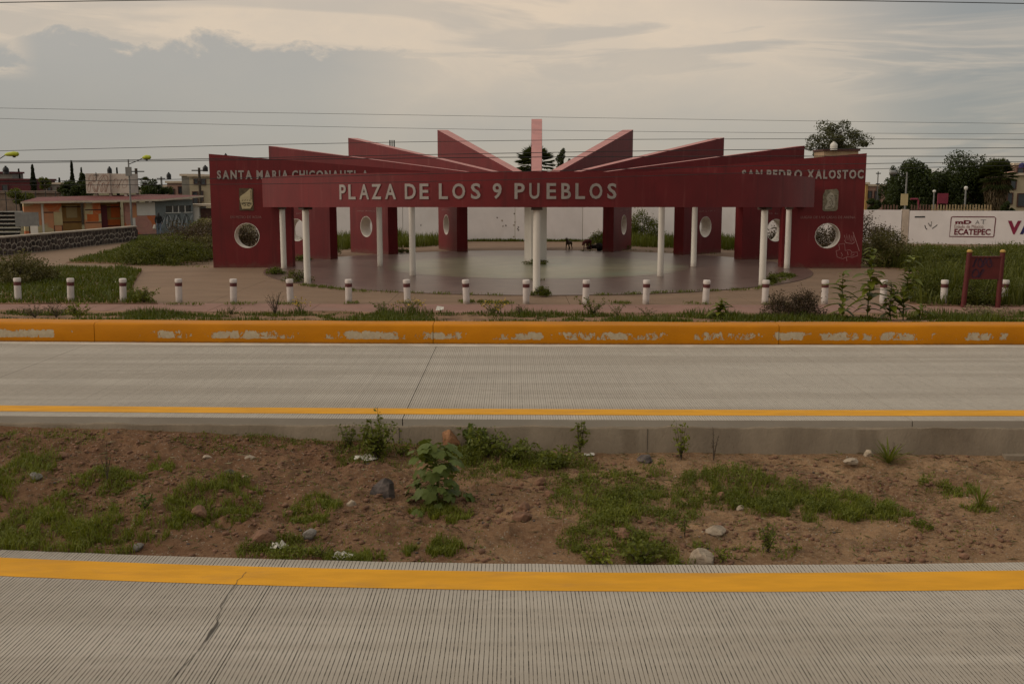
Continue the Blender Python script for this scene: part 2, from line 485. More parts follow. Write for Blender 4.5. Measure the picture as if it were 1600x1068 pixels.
def slab(name, parent, X0, X1, ya, yb, z, pitch, gw, gd, ny, seed, thick=0.25):
    """one concrete slab with transverse grooves cut into its top; ya, yb give its edges as functions of X"""
    rr = random.Random(seed)
    mb = MB()
    xs = []
    x = X0 + pitch * 0.6
    pts = [(X0, 0.0)]
    while x < X1 - pitch * 0.6:
        gwid = gw * rr.uniform(0.75, 1.25); dep = gd * rr.uniform(0.7, 1.2)
        pts += [(x, 0), (x + gwid * 0.2, -dep), (x + gwid * 0.8, -dep), (x + gwid, 0)]
        x += pitch * rr.uniform(0.86, 1.14)
    pts.append((X1, 0))
    n = len(pts)
    vs = []
    for j in range(ny + 1):
        v = j / ny
        for i, (px, pz) in enumerate(pts):
            wob = 0 if i in (0, n - 1) else 0.006 * mnoise.noise(Vector((px * 0.35, v * 9, seed)))
            vs.append((px + wob, ya(px) * (1 - v) + yb(px) * v, z + pz * (1 if 0 < j < ny else 1)))
    fs, mi = [], []
    for j in range(ny):
        for i in range(n - 1):
            fs.append((j * n + i, j * n + i + 1, (j + 1) * n + i + 1, (j + 1) * n + i))
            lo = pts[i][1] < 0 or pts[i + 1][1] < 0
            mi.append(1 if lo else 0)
    b = len(vs)
    # skirt
    loop = [i for i in range(n)] + [j * n + n - 1 for j in range(1, ny + 1)] + [ny * n + i for i in range(n - 2, -1, -1)] + [j * n for j in range(ny - 1, 0, -1)]
    for k in loop:
        p = vs[k]; vs.append((p[0], p[1], z - thick))
    for k in range(len(loop)):
        k2 = (k + 1) % len(loop)
        fs.append((loop[k], b + k, b + k2, loop[k2])); mi.append(0)
    me = bpy.data.meshes.new(name)
    me.from_pydata(vs, [], fs)
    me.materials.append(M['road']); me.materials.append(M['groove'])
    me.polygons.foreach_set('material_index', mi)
    me.update()
    return link(name, me, parent)


def strip(name, parent, X0, X1, ya, yb, z, m_, step=0.5, jag=0.0, th=0.003):
    xs = np.arange(X0, X1 + 1e-6, step)
    vs, fs = [], []
    for i, x in enumerate(xs):
        j = jag * mnoise.noise(Vector((x * 2.1, 3.3, z))) if jag else 0
        vs += [(x, ya(x) + j, z), (x, yb(x) + j * 0.6, z)]
        if i:
            fs.append((2 * i - 2, 2 * i, 2 * i + 1, 2 * i - 1))
    return MB().add(vs, fs).build(name, m_, parent)


near = empty('near_road', (0, 0, 0))
tag(near, 'grooved concrete carriageway in the foreground with a yellow edge line', 'road', kind='structure')
far = empty('far_road', (0, 0, 0))
tag(far, 'grooved concrete carriageway between the dirt median and the yellow kerb', 'road', kind='structure')
NE = 11.52
edges = [-60, -19, -10.85, -2.66, 5.5, 13.6, 60]
for i in range(len(edges) - 1):
    a, b = edges[i] + 0.006, edges[i + 1] - 0.006
    fine = abs(a) < 14 and abs(b) < 14
    slab('slab', near, a, b, lambda x: -4.0, lambda x: ynear(x, NE) + 0.012 * mnoise.noise(Vector((x * 1.7, 0, 0))), ZN, 0.0415 if fine else 0.5, 0.0085, 0.005, 22 if fine else 1, i + 3)
strip('yellow_edge_line', near, -40, 40, lambda x: ynear(x, 10.71) + 0.006 * mnoise.noise(Vector((x * 3, 1, 0))), lambda x: ynear(x, 11.26) + 0.006 * mnoise.noise(Vector((x * 3, 5, 0))), ZN + 0.004, M['yellow'], 0.25)
# the wandering crack beside the joint
ck = MB(); vs, fs = [], []
for k in range(60):
    y = 6.5 + (11.24 - 6.5) * k / 59
    if k == 59:
        y = 11.25
    x = -3.0 + 0.05 * math.sin(k * 0.21) + 0.03 * mnoise.noise(Vector((k * 0.35, 0, 4))) + 0.02 * mnoise.noise(Vector((k * 1.1, 0, 9)))
    wd = 0.006 + 0.016 * max(0, mnoise.noise(Vector((k * 0.22, 7, 0)))) + (0.03 * math.exp(-((y - 9.7) / 0.16) ** 2))
    vs += [(x - wd / 2, y, ZN + 0.0065), (x + wd / 2, y, ZN + 0.0065)]
    if k:
        fs.append((2 * k - 2, 2 * k - 1, 2 * k + 1, 2 * k))
ck.add(vs, fs).build('crack', M['crack'], near)
fedges = [-70, -26.2, -18.1, -9.95, -1.75, 6.35, 14.5, 22.6, 70]
for i in range(len(fedges) - 1):
    a, b = fedges[i] + 0.008, fedges[i + 1] - 0.008
    fine = abs(a) < 23 and abs(b) < 23
    slab('slab', far, a, b, lambda x: yfar(x, 16.15) + 0.01 * mnoise.noise(Vector((x * 2.2, 0, 2))), lambda x: yfar(x, 24.0), 0.0, 0.041 if fine else 0.5, 0.0062, 0.004, 10 if fine else 1, i + 20, 0.20)
strip('yellow_edge_line', far, -45, 45, lambda x: yfar(x, 16.48), lambda x: yfar(x, 16.92), 0.004, M['yellow'], 0.5)
strip('white_gutter_line', far, -45, 45, lambda x: yfar(x, 23.62), lambda x: yfar(x, 23.99), 0.004, M['white_line'], 0.5, 0.02)
# footing below the far slabs, its top irregular where the form leaked
ft = MB(); vs, fs = [], []
xs = np.arange(-30, 30.01, 0.12)
for i, x in enumerate(xs):
    yy = yfar(x, 16.14) - 0.02
    zt = -0.115 + 0.03 * mnoise.noise(Vector((x * 1.3, 0, 0))) + 0.02 * mnoise.noise(Vector((x * 5, 2, 0)))
    yb = 0.03 * mnoise.noise(Vector((x * 0.8, 4, 0)))
    vs += [(x, yy + 0.05, zt + 0.012), (x, yy - 0.012 + yb * 0.3, zt), (x, yy - 0.02 + yb, zt - 0.02), (x, yy - 0.03 + yb, -0.95)]
    if i:
        for k in range(3):
            fs.append((4 * i - 4 + k, 4 * i + k, 4 * i + k + 1, 4 * i - 3 + k))
ft.add(vs, fs).build('slab_footing', M['concrete_edge'], far, smooth=True)
# form joints and drip stains of the footing
for x in (-9.9, -1.8, 2.15, 10.5):
    mb = MB(); y = yfar(x, 16.14) - 0.085
    mb.span(x - 0.004, x + 0.004, y + .03, y + 0.09, -0.50, -0.13)
    mb.build('form_joint', M['crack'], far)

# yellow kerb, cast in lengths
kerb = empty('yellow_kerb', (0, 24, 0))
tag(kerb, 'long chipped yellow painted concrete kerb between road and verge', 'kerb')
prof = [(0.0, 0.0), (-0.01, 0.06), (0.0, 0.405), (0.03, 0.445), (0.09, 0.462), (0.60, 0.462), (0.66, 0.44), (0.68, 0.30), (0.68, 0.0)]
ks = [-42, -34, -26, -18, -9.9, -1.85, 6.22, 14.3, 22.4, 30.5, 42]
for i in range(len(ks) - 1):
    a, b = ks[i] + 0.007, ks[i + 1] - 0.007
    vs, fs = [], []
    n = 17
    for k in range(n):
        x = a + (b - a) * k / (n - 1)
        for q, (py, pz) in enumerate(prof):
            j = 0.008 * mnoise.noise(Vector((x * 0.8, q * 3.1, 0)))
            vs.append((x, yfar(x, 24.0) + py + j, pz + (j if pz > 0.1 else 0)))
    m_ = len(prof)
    for k in range(n - 1):
        for q in range(m_ - 1):
            fs.append((k * m_ + q, (k + 1) * m_ + q, (k + 1) * m_ + q + 1, k * m_ + q + 1))
    fs.append(tuple(range(m_))); fs.append(tuple((n - 1) * m_ + q for q in range(m_))[::-1])
    MB().add(vs, fs).build('kerb_length', M['kerb'], kerb, smooth=True)

# verge behind the kerb, falling to the plaza level
def zverge(x, y):
    s = min(1, max(0, (y - yfar(x, 24.68)) / 4.6))
    return 0.37 * (1 - s) ** 1.3 + 0.008 + 0.03 * mnoise.noise(Vector((x * 0.9, y * 0.9, 1)))
vs, fs = [], []
nx, ny = 180, 18
for j in range(ny + 1):
    for i in range(nx + 1):
        x = -45 + 90 * i / nx
        y0, y1 = yfar(x, 24.66), yfar(x, 30.1) + 0.12 * mnoise.noise(Vector((x * 0.6, 0, 0)))
        y = y0 + (y1 - y0) * j / ny
        vs.append((x, y, zverge(x, y)))
for j in range(ny):
    for i in range(nx):
        a = j * (nx + 1) + i
        fs.append((a, a + 1, a + nx + 2, a + nx + 1))
top(MB().add(vs, fs), 'verge', M['soil'], 'narrow soil verge behind the yellow kerb', 'ground', kind='structure', origin=(0, 27, 0), smooth=True)

# footpath and plaza paving, laid in bays
pathr = empty('footpath', (0, 31, 0)); tag(pathr, 'pink concrete footpath in front of the bollards', 'path', kind='structure')
x = -45.0
while x < 45:
    x2 = x + 3.0
    mb = MB()
    q = [(x + .008, yfar(x, 30.0)), (x2 - .008, yfar(x2, 30.0)), (x2 - .008, yfar(x2, 32.1)), (x + .008, yfar(x, 32.1))]
    mb.prism(q, -0.15, 0.004); mb.build('paving_bay', M['path'], pathr)
    x = x2
plz = empty('plaza_paving', (0, 45, 0)); tag(plz, 'tan concrete paving of the plaza around the round terrazzo floor', 'paving', kind='structure')
bx = [-70, -46, -34, -27, -21, -15.4, -9.6, -3.9, 1.8, 7.6, 13.4, 19.5, 30, 45]
by = [32.12, 37.4, 43.2, 49.5, 56, 63, 71]
for i in range(len(bx) - 1):
    for j in range(len(by) - 1):
        a, b, c, d = bx[i] + .006, bx[i + 1] - .006, by[j] + .006, by[j + 1] - .006
        f0 = (lambda x: yfar(x, 32.12)) if j == 0 else (lambda x: c)
        MB().prism([(a, f0(a)), (b, f0(b)), (b, d), (a, d)], -0.15, 0.0).build('paving_bay', M['plaza'], plz)

CX, CY = 1.1, 47.0
def disc(name, r, z0, z1, m_, label, n=96, cy=CY):
    mb = MB(); mb.prism([(CX + r * math.cos(2 * math.pi * k / n), cy + r * math.sin(2 * math.pi * k / n)) for k in range(n)], z0, z1)
    return top(mb, name, m_, label, 'floor', kind='structure', origin=(CX, cy, 0))
disc('terrazzo_floor', 11.95, -0.1, 0.030, M['terrazzo'], 'round dark terrazzo floor under the red pavilion', cy=46.6)
def worn_disc():
    m_ = M['disc']; t = NT(m_.node_tree); bs = t.t.nodes['Principled BSDF']
    old = bs.inputs['Base Color'].links[0].from_socket
    geo = t.n('ShaderNodeNewGeometry'); P = geo.outputs['Position']
    ob = t.n('ShaderNodeTexCoord').outputs['Object']
    ln = t.n('ShaderNodeVectorMath', operation='LENGTH'); t.l(t.scale(ob, (1, 1, 0)), ln.inputs[0])
    n1 = t.noise(P, 1.1, 6.0, 0.65)
    rad = t.math('ADD', ln.outputs['Value'], t.math('MULTIPLY', t.math('SUBTRACT', n1, 0.5), 2.2))
    c = t.mix(t.mr(rad, 5.9, 6.9, 0, 0.8), old, (0.105, 0.068, 0.052))
    n2 = t.noise(t.scale(P, (0.5, 1.6, 1), (4, 4, 4)), 1.2, 6.0, 0.7)
    c = t.mix(t.mr(n2, 0.55, 0.70, 0, 0.5), c, (0.24, 0.235, 0.185))
    c = t.mix(t.mr(n2, 0.42, 0.30, 0, 0.5), c, (0.10, 0.105, 0.075))
    t.l(c, bs.inputs['Base Color'])
worn_disc()
disc('green_floor', 6.9, -0.05, 0.034, M['disc'], 'pale green round inlay at the middle of the terrazzo floor', cy=CY + 0.4)

# ------------------------------------------------------------------ dirt median
def zd_far(x):
    for (a, za), (b, zb) in zip([(-40, -.10), (-8, -.14), (-2.6, -.36), (1, -.52), (8, -.55)], [(-8, -.14), (-2.6, -.36), (1, -.52), (8, -.55), (40, -.55)]):
        if a <= x <= b:
            return za + (zb - za) * (x - a) / (b - a)
    return -.5
def zdirt(x, y):
    y0, y1 = ynear(x, NE), yfar(x, 16.1)
    v = min(1.05, max(-0.05, (y - y0) / (y1 - y0)))
    z = -0.70 * (1 - v) + zd_far(x) * v
    e = min(1, max(0, v * 5)) * min(1, max(0, (1 - v) * 8) + 0.3)
    n = 0.09 * mnoise.noise(Vector((x * 0.55, y * 0.9, 0))) + 0.055 * mnoise.noise(Vector((x * 1.6, y * 2.0, 3))) + 0.038 * mnoise.noise(Vector((x * 4, y * 4.5, 5))) + 0.022 * mnoise.noise(Vector((x * 10, y * 11, 8))) + 0.012 * mnoise.noise(Vector((x * 23, y * 23, 2)))
    # shallow drain hollow at the right
    hol = -0.16 * math.exp(-((x - 7.9) / 0.7) ** 2 - ((y - 15.3) / 0.35) ** 2)
    rub = 1.0 + (0.6 if x < 0 else 0.0)
    return z + (n * rub) * e + hol
vs, fs = [], []
nx, ny = 900, 190
for j in range(ny + 1):
    for i in range(nx + 1):
        x = -13 + 26 * i / nx
        y0, y1 = ynear(x, NE) - 0.05, yfar(x, 16.15)
        y = y0 + (y1 - y0) * j / ny
        vs.append((x, y, zdirt(x, y)))
for j in range(ny):
    for i in range(nx):
        a = j * (nx + 1) + i
        fs.append((a, a + 1, a + nx + 2, a + nx + 1))
me = bpy.data.meshes.new('dirt_median'); me.from_pydata(vs, [], fs); me.materials.append(M['dirt'])
me.polygons.foreach_set('use_smooth', [True] * len(fs)); me.update()
tag(link('dirt_median', me), 'rough red-brown dirt median between the two carriageways', 'ground', kind='structure')
for s_ in (-1, 1):
    mb = MB(); a, b = (13, 60) if s_ > 0 else (-60, -13)
    mb.add([(a, ynear(a, NE), -.68), (b, ynear(b, NE), -.68), (b, yfar(b, 16.15), -.5), (a, yfar(a, 16.15), -.5)], [(0, 1, 2, 3)])
    top(mb, 'dirt_median_end', M['dirt'], 'dirt median running on beyond the %s of the picture' % ('right' if s_ > 0 else 'left'), 'ground', kind='structure')


def pt(u, v):
    """ground point of the median shown at u, v"""
    p = gp(u, v, -0.5)
    for _ in range(6):
        p = gp(u, v, zdirt(p.x, p.y))
    return p

# ------------------------------------------------------------------ lettering
_tc = {}
def glyph(s, bold=0.012, extrude=0.03):
    k = (s, bold, extrude)
    if k not in _tc:
        cu = bpy.data.curves.new('t', 'FONT'); cu.body = s; cu.size = 1.0; cu.offset = bold; cu.extrude = extrude; cu.resolution_u = 3
        ob = bpy.data.objects.new('t', cu); COL.objects.link(ob)
        dg = bpy.context.evaluated_depsgraph_get()
        me = bpy.data.meshes.new_from_object(ob.evaluated_get(dg))
        bpy.data.objects.remove(ob)
        n = len(me.vertices); a = np.empty(n * 3, dtype=np.float32); me.vertices.foreach_get('co', a); a = a.reshape(-1, 3)
        t = [tuple(p.vertices) for p in me.polygons]
        bpy.data.meshes.remove(me)
        _tc[k] = (a, t)
    return _tc[k]


def text_mesh(name, s, wd, ht, m_, depth=0.04, bold=0.012, base_h=None):
    """text filling wd x ht, upright in the xz plane, front towards -y, centred in x, standing on z = 0"""
    a, t = glyph(s, bold)
    lo, hi = a.min(0), a.max(0)
    b = np.empty_like(a)
    b[:, 0] = ((a[:, 0] - lo[0]) / max(1e-6, hi[0] - lo[0]) - 0.5) * wd
    b[:, 2] = (a[:, 1] - lo[1]) / (hi[1] - lo[1]) * ht
    b[:, 1] = -(a[:, 2] - lo[2]) / max(1e-6, hi[2] - lo[2]) * depth
    me = bpy.data.meshes.new(name); me.from_pydata(b.tolist(), [], t); me.materials.append(m_); me.update()
    return me


def gw(c):
    a, _ = glyph(c); return float(a[:, 0].max() - a[:, 0].min())


def word_slots(word, x0, x1, gap=0.16):
    ws = [gw(c) for c in word]; tot = sum(ws) + gap * (len(word) - 1); k = (x1 - x0) / tot
    out, x = [], x0
    for c, w_ in zip(word, ws):
        out.append((c, x, x + w_ * k)); x += (w_ + gap) * k
    return out


def strokes(name, lines, width, parent, m_, Mx, off=0.004):
    """flat sprayed strokes; lines are in a plane (x right, z up), front towards -y"""
    mb = MB()
    for ln in lines:
        vs, fs = [], []
        for i, p in enumerate(ln):
            a = Vector(ln[max(0, i - 1)]); b = Vector(ln[min(len(ln) - 1, i + 1)])
            d = (b - a); d = d / max(d.length, 1e-6); nrm = Vector((-d.y, d.x))
            for s_ in (-1, 1):
                q = Vector(p) + nrm * s_ * width / 2
                vs.append((q.x, -off, q.y))
            if i:
                fs.append((2 * i - 2, 2 * i - 1, 2 * i + 1, 2 * i))
        mb.add(vs, fs)
        off += 0.0004
    o_ = link(name, mb.mesh(name, m_), parent, None, Mx)
    if len(lines) > 1:
        o_['kind'] = 'stuff'
    return o_


def scrib(seed, w_, h_, n, loops=3.0, pts=26):
    rr = random.Random(seed); out = []
    for k in range(n):
        cx = (k + 0.5) / n * w_ - w_ / 2; ph = rr.uniform(0, 6); a = rr.uniform(0.5, 0.75); ln = []
        for i in range(pts):
            t = i / (pts - 1) * loops
            ln.append((cx + w_ / n * a * math.cos(t * 2.1 + ph) * (0.6 + 0.3 * math.sin(t * 1.3)), h_ * 0.47 * math.sin(t * 2.1 * rr.choice((1, 1.02)) + ph * 1.7 + 0.5 * math.sin(t))))
        out.append(ln)
    return out

# ------------------------------------------------------------------ the pavilion: nine fin walls, curved name beam, columns
pav = empty('pavilion', (CX, CY, 0), 0, 'dark red open-air pavilion of nine radiating fin walls with a curved name beam', 'pavilion')
RO, RI, TH = 14.5, 10.95, 0.62
PH_R, PH_Z, PH_X = 0.56, 1.44, 12.95
FINS = [(180 + 0.7, 5.03, 0), (180 - 24.8, 5.60, 1), (180 - 47.5, 6.20, 2), (180 - 69.5, 6.78, 3), (88.66, 7.45, 4), (67.6, 6.78, 5), (45.5, 6.20, 6), (23.2, 5.60, 7), (-1.7, 5.05, 8)]


def fin_mesh(zt, hole):
    outer = [(RO, -0.1), (RO, zt), (0.5, 3.92), (0.5, 3.35), (RI - 0.02, 3.02), (RI, 2.98), (RI, -0.1)]
    bm = bmesh.new()
    nh = 40
    sides = []
    for y in (-TH / 2, TH / 2):
        ov = [bm.verts.new((x, y * (1.0 if x > RI - .1 else .72), z)) for x, z in outer]
        ed = [bm.edges.new((ov[i], ov[(i + 1) % len(ov)])) for i in range(len(ov))]
        hv = []
        if hole:
            hv = [bm.verts.new((PH_X + PH_R * math.cos(2 * math.pi * k / nh), y, PH_Z + PH_R * math.sin(2 * math.pi * k / nh))) for k in range(nh)]
            ed += [bm.edges.new((hv[i], hv[(i + 1) % nh])) for i in range(nh)]
        bmesh.ops.triangle_fill(bm, use_beauty=True, use_dissolve=False, edges=ed)
        sides.append((ov, hv))
    (o1, h1), (o2, h2) = sides
    for i in range(len(o1)):
        k = (i + 1) % len(o1)
        f = bm.faces.new((o1[i], o1[k], o2[k], o2[i]))
        if i == 1:
            f.material_index = 1
    for i in range(len(h1)):
        k = (i + 1) % len(h1)
        bm.faces.new((h1[i], h2[i], h2[k], h1[k]))
    bmesh.ops.recalc_face_normals(bm, faces=bm.faces)
    me = bpy.data.meshes.new('fin_wall'); bm.to_mesh(me); bm.free()
    me.materials.append(M['red']); me.materials.append(M['red_top'])
    return me


def rim_mesh():
    n = 40; vs = []; fs = []
    pr_ = [(PH_R - 0.002, -TH / 2 - 0.003), (PH_R - 0.002, TH / 2 + 0.003), (PH_R - 0.022, TH / 2 + 0.003), (PH_R - 0.022, -TH / 2 - 0.003)]
    for r_, y in pr_:
        vs += [(PH_X + r_ * math.cos(2 * math.pi * k / n), y, PH_Z + r_ * math.sin(2 * math.pi * k / n)) for k in range(n)]
    for q in range(4):
        for k in range(n):
            fs.append((q * n + k, q * n + (k + 1) % n, ((q + 1) % 4) * n + (k + 1) % n, ((q + 1) % 4) * n + k))
    return MB().add(vs, fs).mesh('porthole_rim', M['rim'], True)
RIM = rim_mesh()
fin_obj = []
for ang, zt, idx in FINS:
    fo = link('fin_wall', fin_mesh(zt, idx != 4), pav, None, Matrix.Rotation(math.radians(ang), 4, 'Z'))
    fin_obj.append(fo)
    if idx != 4:
        link('porthole_rim', RIM, fo)
fin_obj[0]['label'] = 'outermost left fin wall lettered Santa Maria Chiconautla'
fin_obj[8]['label'] = 'outermost right fin wall lettered San Pedro Xalostoc with white graffiti'
fin_obj[4]['label'] = 'tallest fin at the back, seen end on above the name beam'


def fin_M(idx, x, z, off=0.0):
    """frame on the face of a fin that looks at the road; x along the fin from the centre"""
    if idx < 4:
        return Matrix.Translation((x, TH / 2 + off, z)) @ Matrix.Rotation(math.pi, 4, 'Z')
    return Matrix.Translation((x, -TH / 2 - off, z))


def u_to_r(u, idx):
    X = at(u, 320, 46.7).x
    return (CX - X) if idx < 4 else (X - CX)


def put_words(idx, words_, z, h):
    for word, u0, u1 in words_:
        r0, r1 = u_to_r(u0, idx), u_to_r(u1, idx)
        sg = 1 if r1 > r0 else -1
        for c, a, b in word_slots(word, 0, abs(r1 - r0)):
            link('letter', text_mesh('letter', c, (b - a), h, M['letter'], 0.04, 0.035), fin_obj[idx], None, fin_M(idx, r0 + sg * (a + b) / 2, z))
put_words(0, [('SANTA', 343, 397), ('MARIA', 404, 453), ('CHICONAUTL', 459, 561), ('A', 567, 577)], 3.92, 0.39)
put_words(8, [('SAN', 1156, 1187), ('PEDRO', 1194, 1248), ('XALOSTOC', 1256, 1342)], 3.94, 0.39)
for idx, s_, u0, u1, v in ((0, 'EN MEDIO DE AGUA', 361, 409, 339), (8, 'LUGAR DE LAS CASAS DE ARENA', 1249, 1333, 339)):
    r0, r1 = u_to_r(u0, idx), u_to_r(u1, idx)
    ins = link('inscription', text_mesh('inscription', s_, abs(r1 - r0), 0.115, M['inscr'], 0.01, 0.0), fin_obj[idx], None, fin_M(idx, (r0 + r1) / 2, 2.20))
    ins['kind'] = 'stuff'
# worn rows of small letters on the fins behind, too faint to read
for idx in (1, 2, 3, 5, 6, 7):
    rr = random.Random(idx); lines = []; x = -0.85
    while x < 0.85:
        w_ = rr.uniform(0.05, 0.09)
        lines.append([(x, rr.uniform(-.04, .0)), (x + w_ / 2, rr.uniform(0, .05)), (x + w_, rr.uniform(-.04, .03))])
        x += w_ + (0.16 if rr.random() < 0.22 else 0.035)
    strokes('worn_inscription', lines, 0.028, fin_obj[idx], M['inscr'], fin_M(idx, PH_X, 2.27), 0.003)


def plate(name, parent, poly, th, m_, Mx):
    n = len(poly)
    vs = [(x, 0.0, z) for x, z in poly] + [(x, -th, z) for x, z in poly]
    fs = [tuple(range(n)), tuple(range(n, 2 * n))[::-1]] + [(k, (k + 1) % n, n + (k + 1) % n, n + k) for k in range(n)]
    return link(name, MB().add(vs, fs).mesh(name, m_), parent, None, Mx)


# left emblem: dark plate with a cream shield, dots and scroll
ER = u_to_r(387, 0)
eM = fin_M(0, ER, 2.55)
plate('emblem_plate', fin_obj[0], [(-.33, 0), (.30, 0), (.31, .98), (-.31, .98)], 0.025, M['emb_back'], eM)
plate('emblem_shield', fin_obj[0], [(-.20, .07), (.17, .08), (.27, .26), (.25, .55), (.27, .90), (.17, .96), (.02, .82), (-.27, .62), (-.30, .50), (-.24, .22)], 0.045, M['emb_cream'], eM)
dots = []
for k in range(4):
    dots.append([(-.19 + .105 * k, .43), (-.14 + .105 * k, .47)])
for k in range(7):
    dots.append([(.185, .50 + .062 * k), (.235, .52 + .062 * k)])
for s_ in (-1, 1):
    dots.append([(.10 * s_ * (1 - t / 14) * math.cos(t * 0.55) + .10 * s_, .24 + .09 * (1 - t / 14) * math.sin(t * 0.55)) for t in range(13)])
dots.append([(-.24, .31), (-.1, .345), (0, .33), (.1, .345), (.24, .31)])
strokes('emblem_marks', dots, 0.026, fin_obj[0], M['emb_dark'], eM, 0.049)
# right emblem: weathered grey plate with a pale seated glyph
eM = fin_M(8, u_to_r(1293.5, 8), 2.52)
plate('emblem_plate', fin_obj[8], [(-.33, .05), (-.25, 0), (.26, .02), (.33, .1), (.34, .88), (.25, .98), (-.24, .94), (-.34, .7)], 0.025, M['emb_grey'], eM)
plate('emblem_glyph', fin_obj[8], [(-.24, .08), (.0, .10), (.16, .16), (.20, .34), (.17, .62), (.10, .76), (-.02, .84), (-.13, .72), (-.20, .58), (-.14, .46), (-.17, .30), (-.25, .2)], 0.042, M['emb_light'], eM)
gl = [[(-.1, .2), (.05, .22), (.1, .4), (.02, .55), (-.08, .6)], [(0, .3), (-.05, .42), (.04, .46)], [(-.02, .66), (.06, .70), (.1, .62)], [(-.15, .14), (.12, .19)]]
strokes('emblem_marks', gl, 0.022, fin_obj[8], M['emb_back'], eM, 0.046)
# white sprayed tags low on the right fin
tM = fin_M(8, u_to_r(1327, 8), 1.23)
strokes('graffiti', [[(-.28, .24), (-.20, .0), (-.17, .30), (-.10, .02), (-.06, .26), (0, -.04), (.04, .22), (.06, -.06), (.13, .24), (.16, -.02)],
                     [(.10, .38), (.42, -.46)], [(-.26, .02), (-.18, -.10), (.1, -.14), (.2, -.06)]], 0.022, fin_obj[8], M['tag_white'], tM)
tM = fin_M(8, u_to_r(1324, 8), 0.72)
strokes('graffiti', [[(-.52, .05), (-.36, .10), (-.42, .34), (-.16, .38), (-.12, .06), (.08, .10), (.2, -.02), (.42, .0), (.44, -.16), (.2, -.24), (.0, -.20), (-.2, -.30), (-.46, -.22), (-.52, .05)],
                     [(-.3, -.02), (-.22, -.14), (-.28, -.2)], [(-.02, .02), (.02, -.14)], [(.16, -.04), (.14, -.18), (.3, -.1)], [(-.05, -.24), (-.02, -.40)]], 0.018, fin_obj[8], M['tag_white'], tM)

# centre pillar
mb = MB(); pr8 = [(CX + .56 * math.cos(math.pi / 8 + k * math.pi / 4), 48.7 + .56 * math.sin(math.pi / 8 + k * math.pi / 4)) for k in range(8)]
mb.prism(pr8, 0.03, 3.34); mb.build('centre_pillar', M['white_paint'], pav)

# the curved beam with the name
RB, BY = 11.85, 46.5
def beam_z(y):
    return 2.70 + 0.25 * (BY - y) / RB, 3.87 + 0.25 * (BY - y) / RB
vs, fs = [], []
n = 72
for k in range(n + 1):
    a = math.pi + math.pi * k / n
    c_, s_ = math.cos(a), math.sin(a)
    zb, zt = beam_z(BY + RB * s_)
    for r_, z in ((RB, zb), (RB, zt), (RB - 0.4, zt), (RB - 0.4, zb)):
        vs.append((CX + r_ * c_, BY + r_ * s_, z))
for k in range(n):
    for q in range(4):
        fs.append((4 * k + q, 4 * k + (q + 1) % 4, 4 * k + 4 + (q + 1) % 4, 4 * k + 4 + q))
fs.append((0, 1, 2, 3)); fs.append((4 * n + 3, 4 * n + 2, 4 * n + 1, 4 * n))
beam = MB().add(vs, fs).build('name_beam', M['red'], pav, smooth=True)
beam['label'] = 'curved red beam reading Plaza de los 9 Pueblos'
LET = [('P', 531, 541), ('L', 545, 556), ('A', 562, 577), ('Z', 581, 596), ('A', 602, 619), ('D', 633, 650), ('E', 656, 670), ('L', 686, 700), ('O', 707, 727), ('S', 736, 751),
       ('9', 770, 784), ('P', 804, 820), ('U', 827, 843), ('E', 854, 869), ('B', 877, 892), ('L', 899, 914), ('O', 921, 941), ('S', 949, 963)]


def u_to_ang(u):
    lo, hi = math.pi * 1.02, math.pi * 1.98
    for _ in range(50):
        m_ = (lo + hi) / 2
        X, Y = CX + RB * math.cos(m_), BY + RB * math.sin(m_)
        if 800 + F * X / (Y * CP + 0.2 * SP) < u:
            lo = m_
        else:
            hi = m_
    return lo
for c, u0, u1 in LET:
    a0, a1 = u_to_ang(u0), u_to_ang(u1)
    a = (a0 + a1) / 2
    X, Y = RB * math.cos(a), BY - CY + RB * math.sin(a)
    zb, _ = beam_z(CY + Y)
    lean = 0.0
    link('letter', text_mesh('letter', c, RB * (a1 - a0), 0.52, M['letter'], 0.025, 0.020), beam, None,
         Matrix.Translation((X, Y, zb + 0.27 + lean)) @ Matrix.Rotation(a + math.pi / 2, 4, 'Z'))

# columns on two rings, dark caps, and the ring beam they carry
COLS = [(11.6, 0.126, d) for d in (180, 222, 270, 316, 360)] + [(7.1, 0.128, d) for d in (180, 225, 270, 315, 360)]
for ring, rad, deg in COLS:
    if True:
        a = math.radians(deg - 1.34)
        X, Y = CX + ring * math.cos(a), (BY if ring > 10 else CY) + ring * math.sin(a)
        if ring > 10 and deg in (180, 360):
            X, Y = (-10.12 if deg == 180 else 12.2), 46.0
        zt = beam_z(Y)[0] if ring > 10 else 2.98
        col_ = empty('column', (X - CX, Y - CY, 0), parent=pav)
        m1 = MB(); m1.lathe([(rad * 1.04, 0.02), (rad * 1.04, 0.06), (rad, 0.10), (rad * 0.97, zt - 0.09)], 20, (X, Y, 0))
        m1.build('shaft', M['white_paint'], col_, smooth=True)
        m2 = MB(); wide = 1.5 if deg == 270 or (ring > 10 and deg in (222, 316)) else 1.2
        m2.box((X, Y, zt - 0.046), (rad * 2 * wide, rad * 2 * wide, 0.088), a)
        m2.build('capital', M['cap'], col_)
vs, fs = [], []
for k in range(n + 1):
    a = math.pi + math.pi * k / n
    for r_, z in ((7.25, 2.985), (7.25, 3.3), (6.95, 3.3), (6.95, 2.985)):
        vs.append((CX + r_ * math.cos(a), CY + r_ * math.sin(a), z))
for k in range(n):
    for q in range(4):
        fs.append((4 * k + q, 4 * k + (q + 1) % 4, 4 * k + 4 + (q + 1) % 4, 4 * k + 4 + q))
MB().add(vs, fs).build('ring_beam', M['red'], pav, smooth=True)
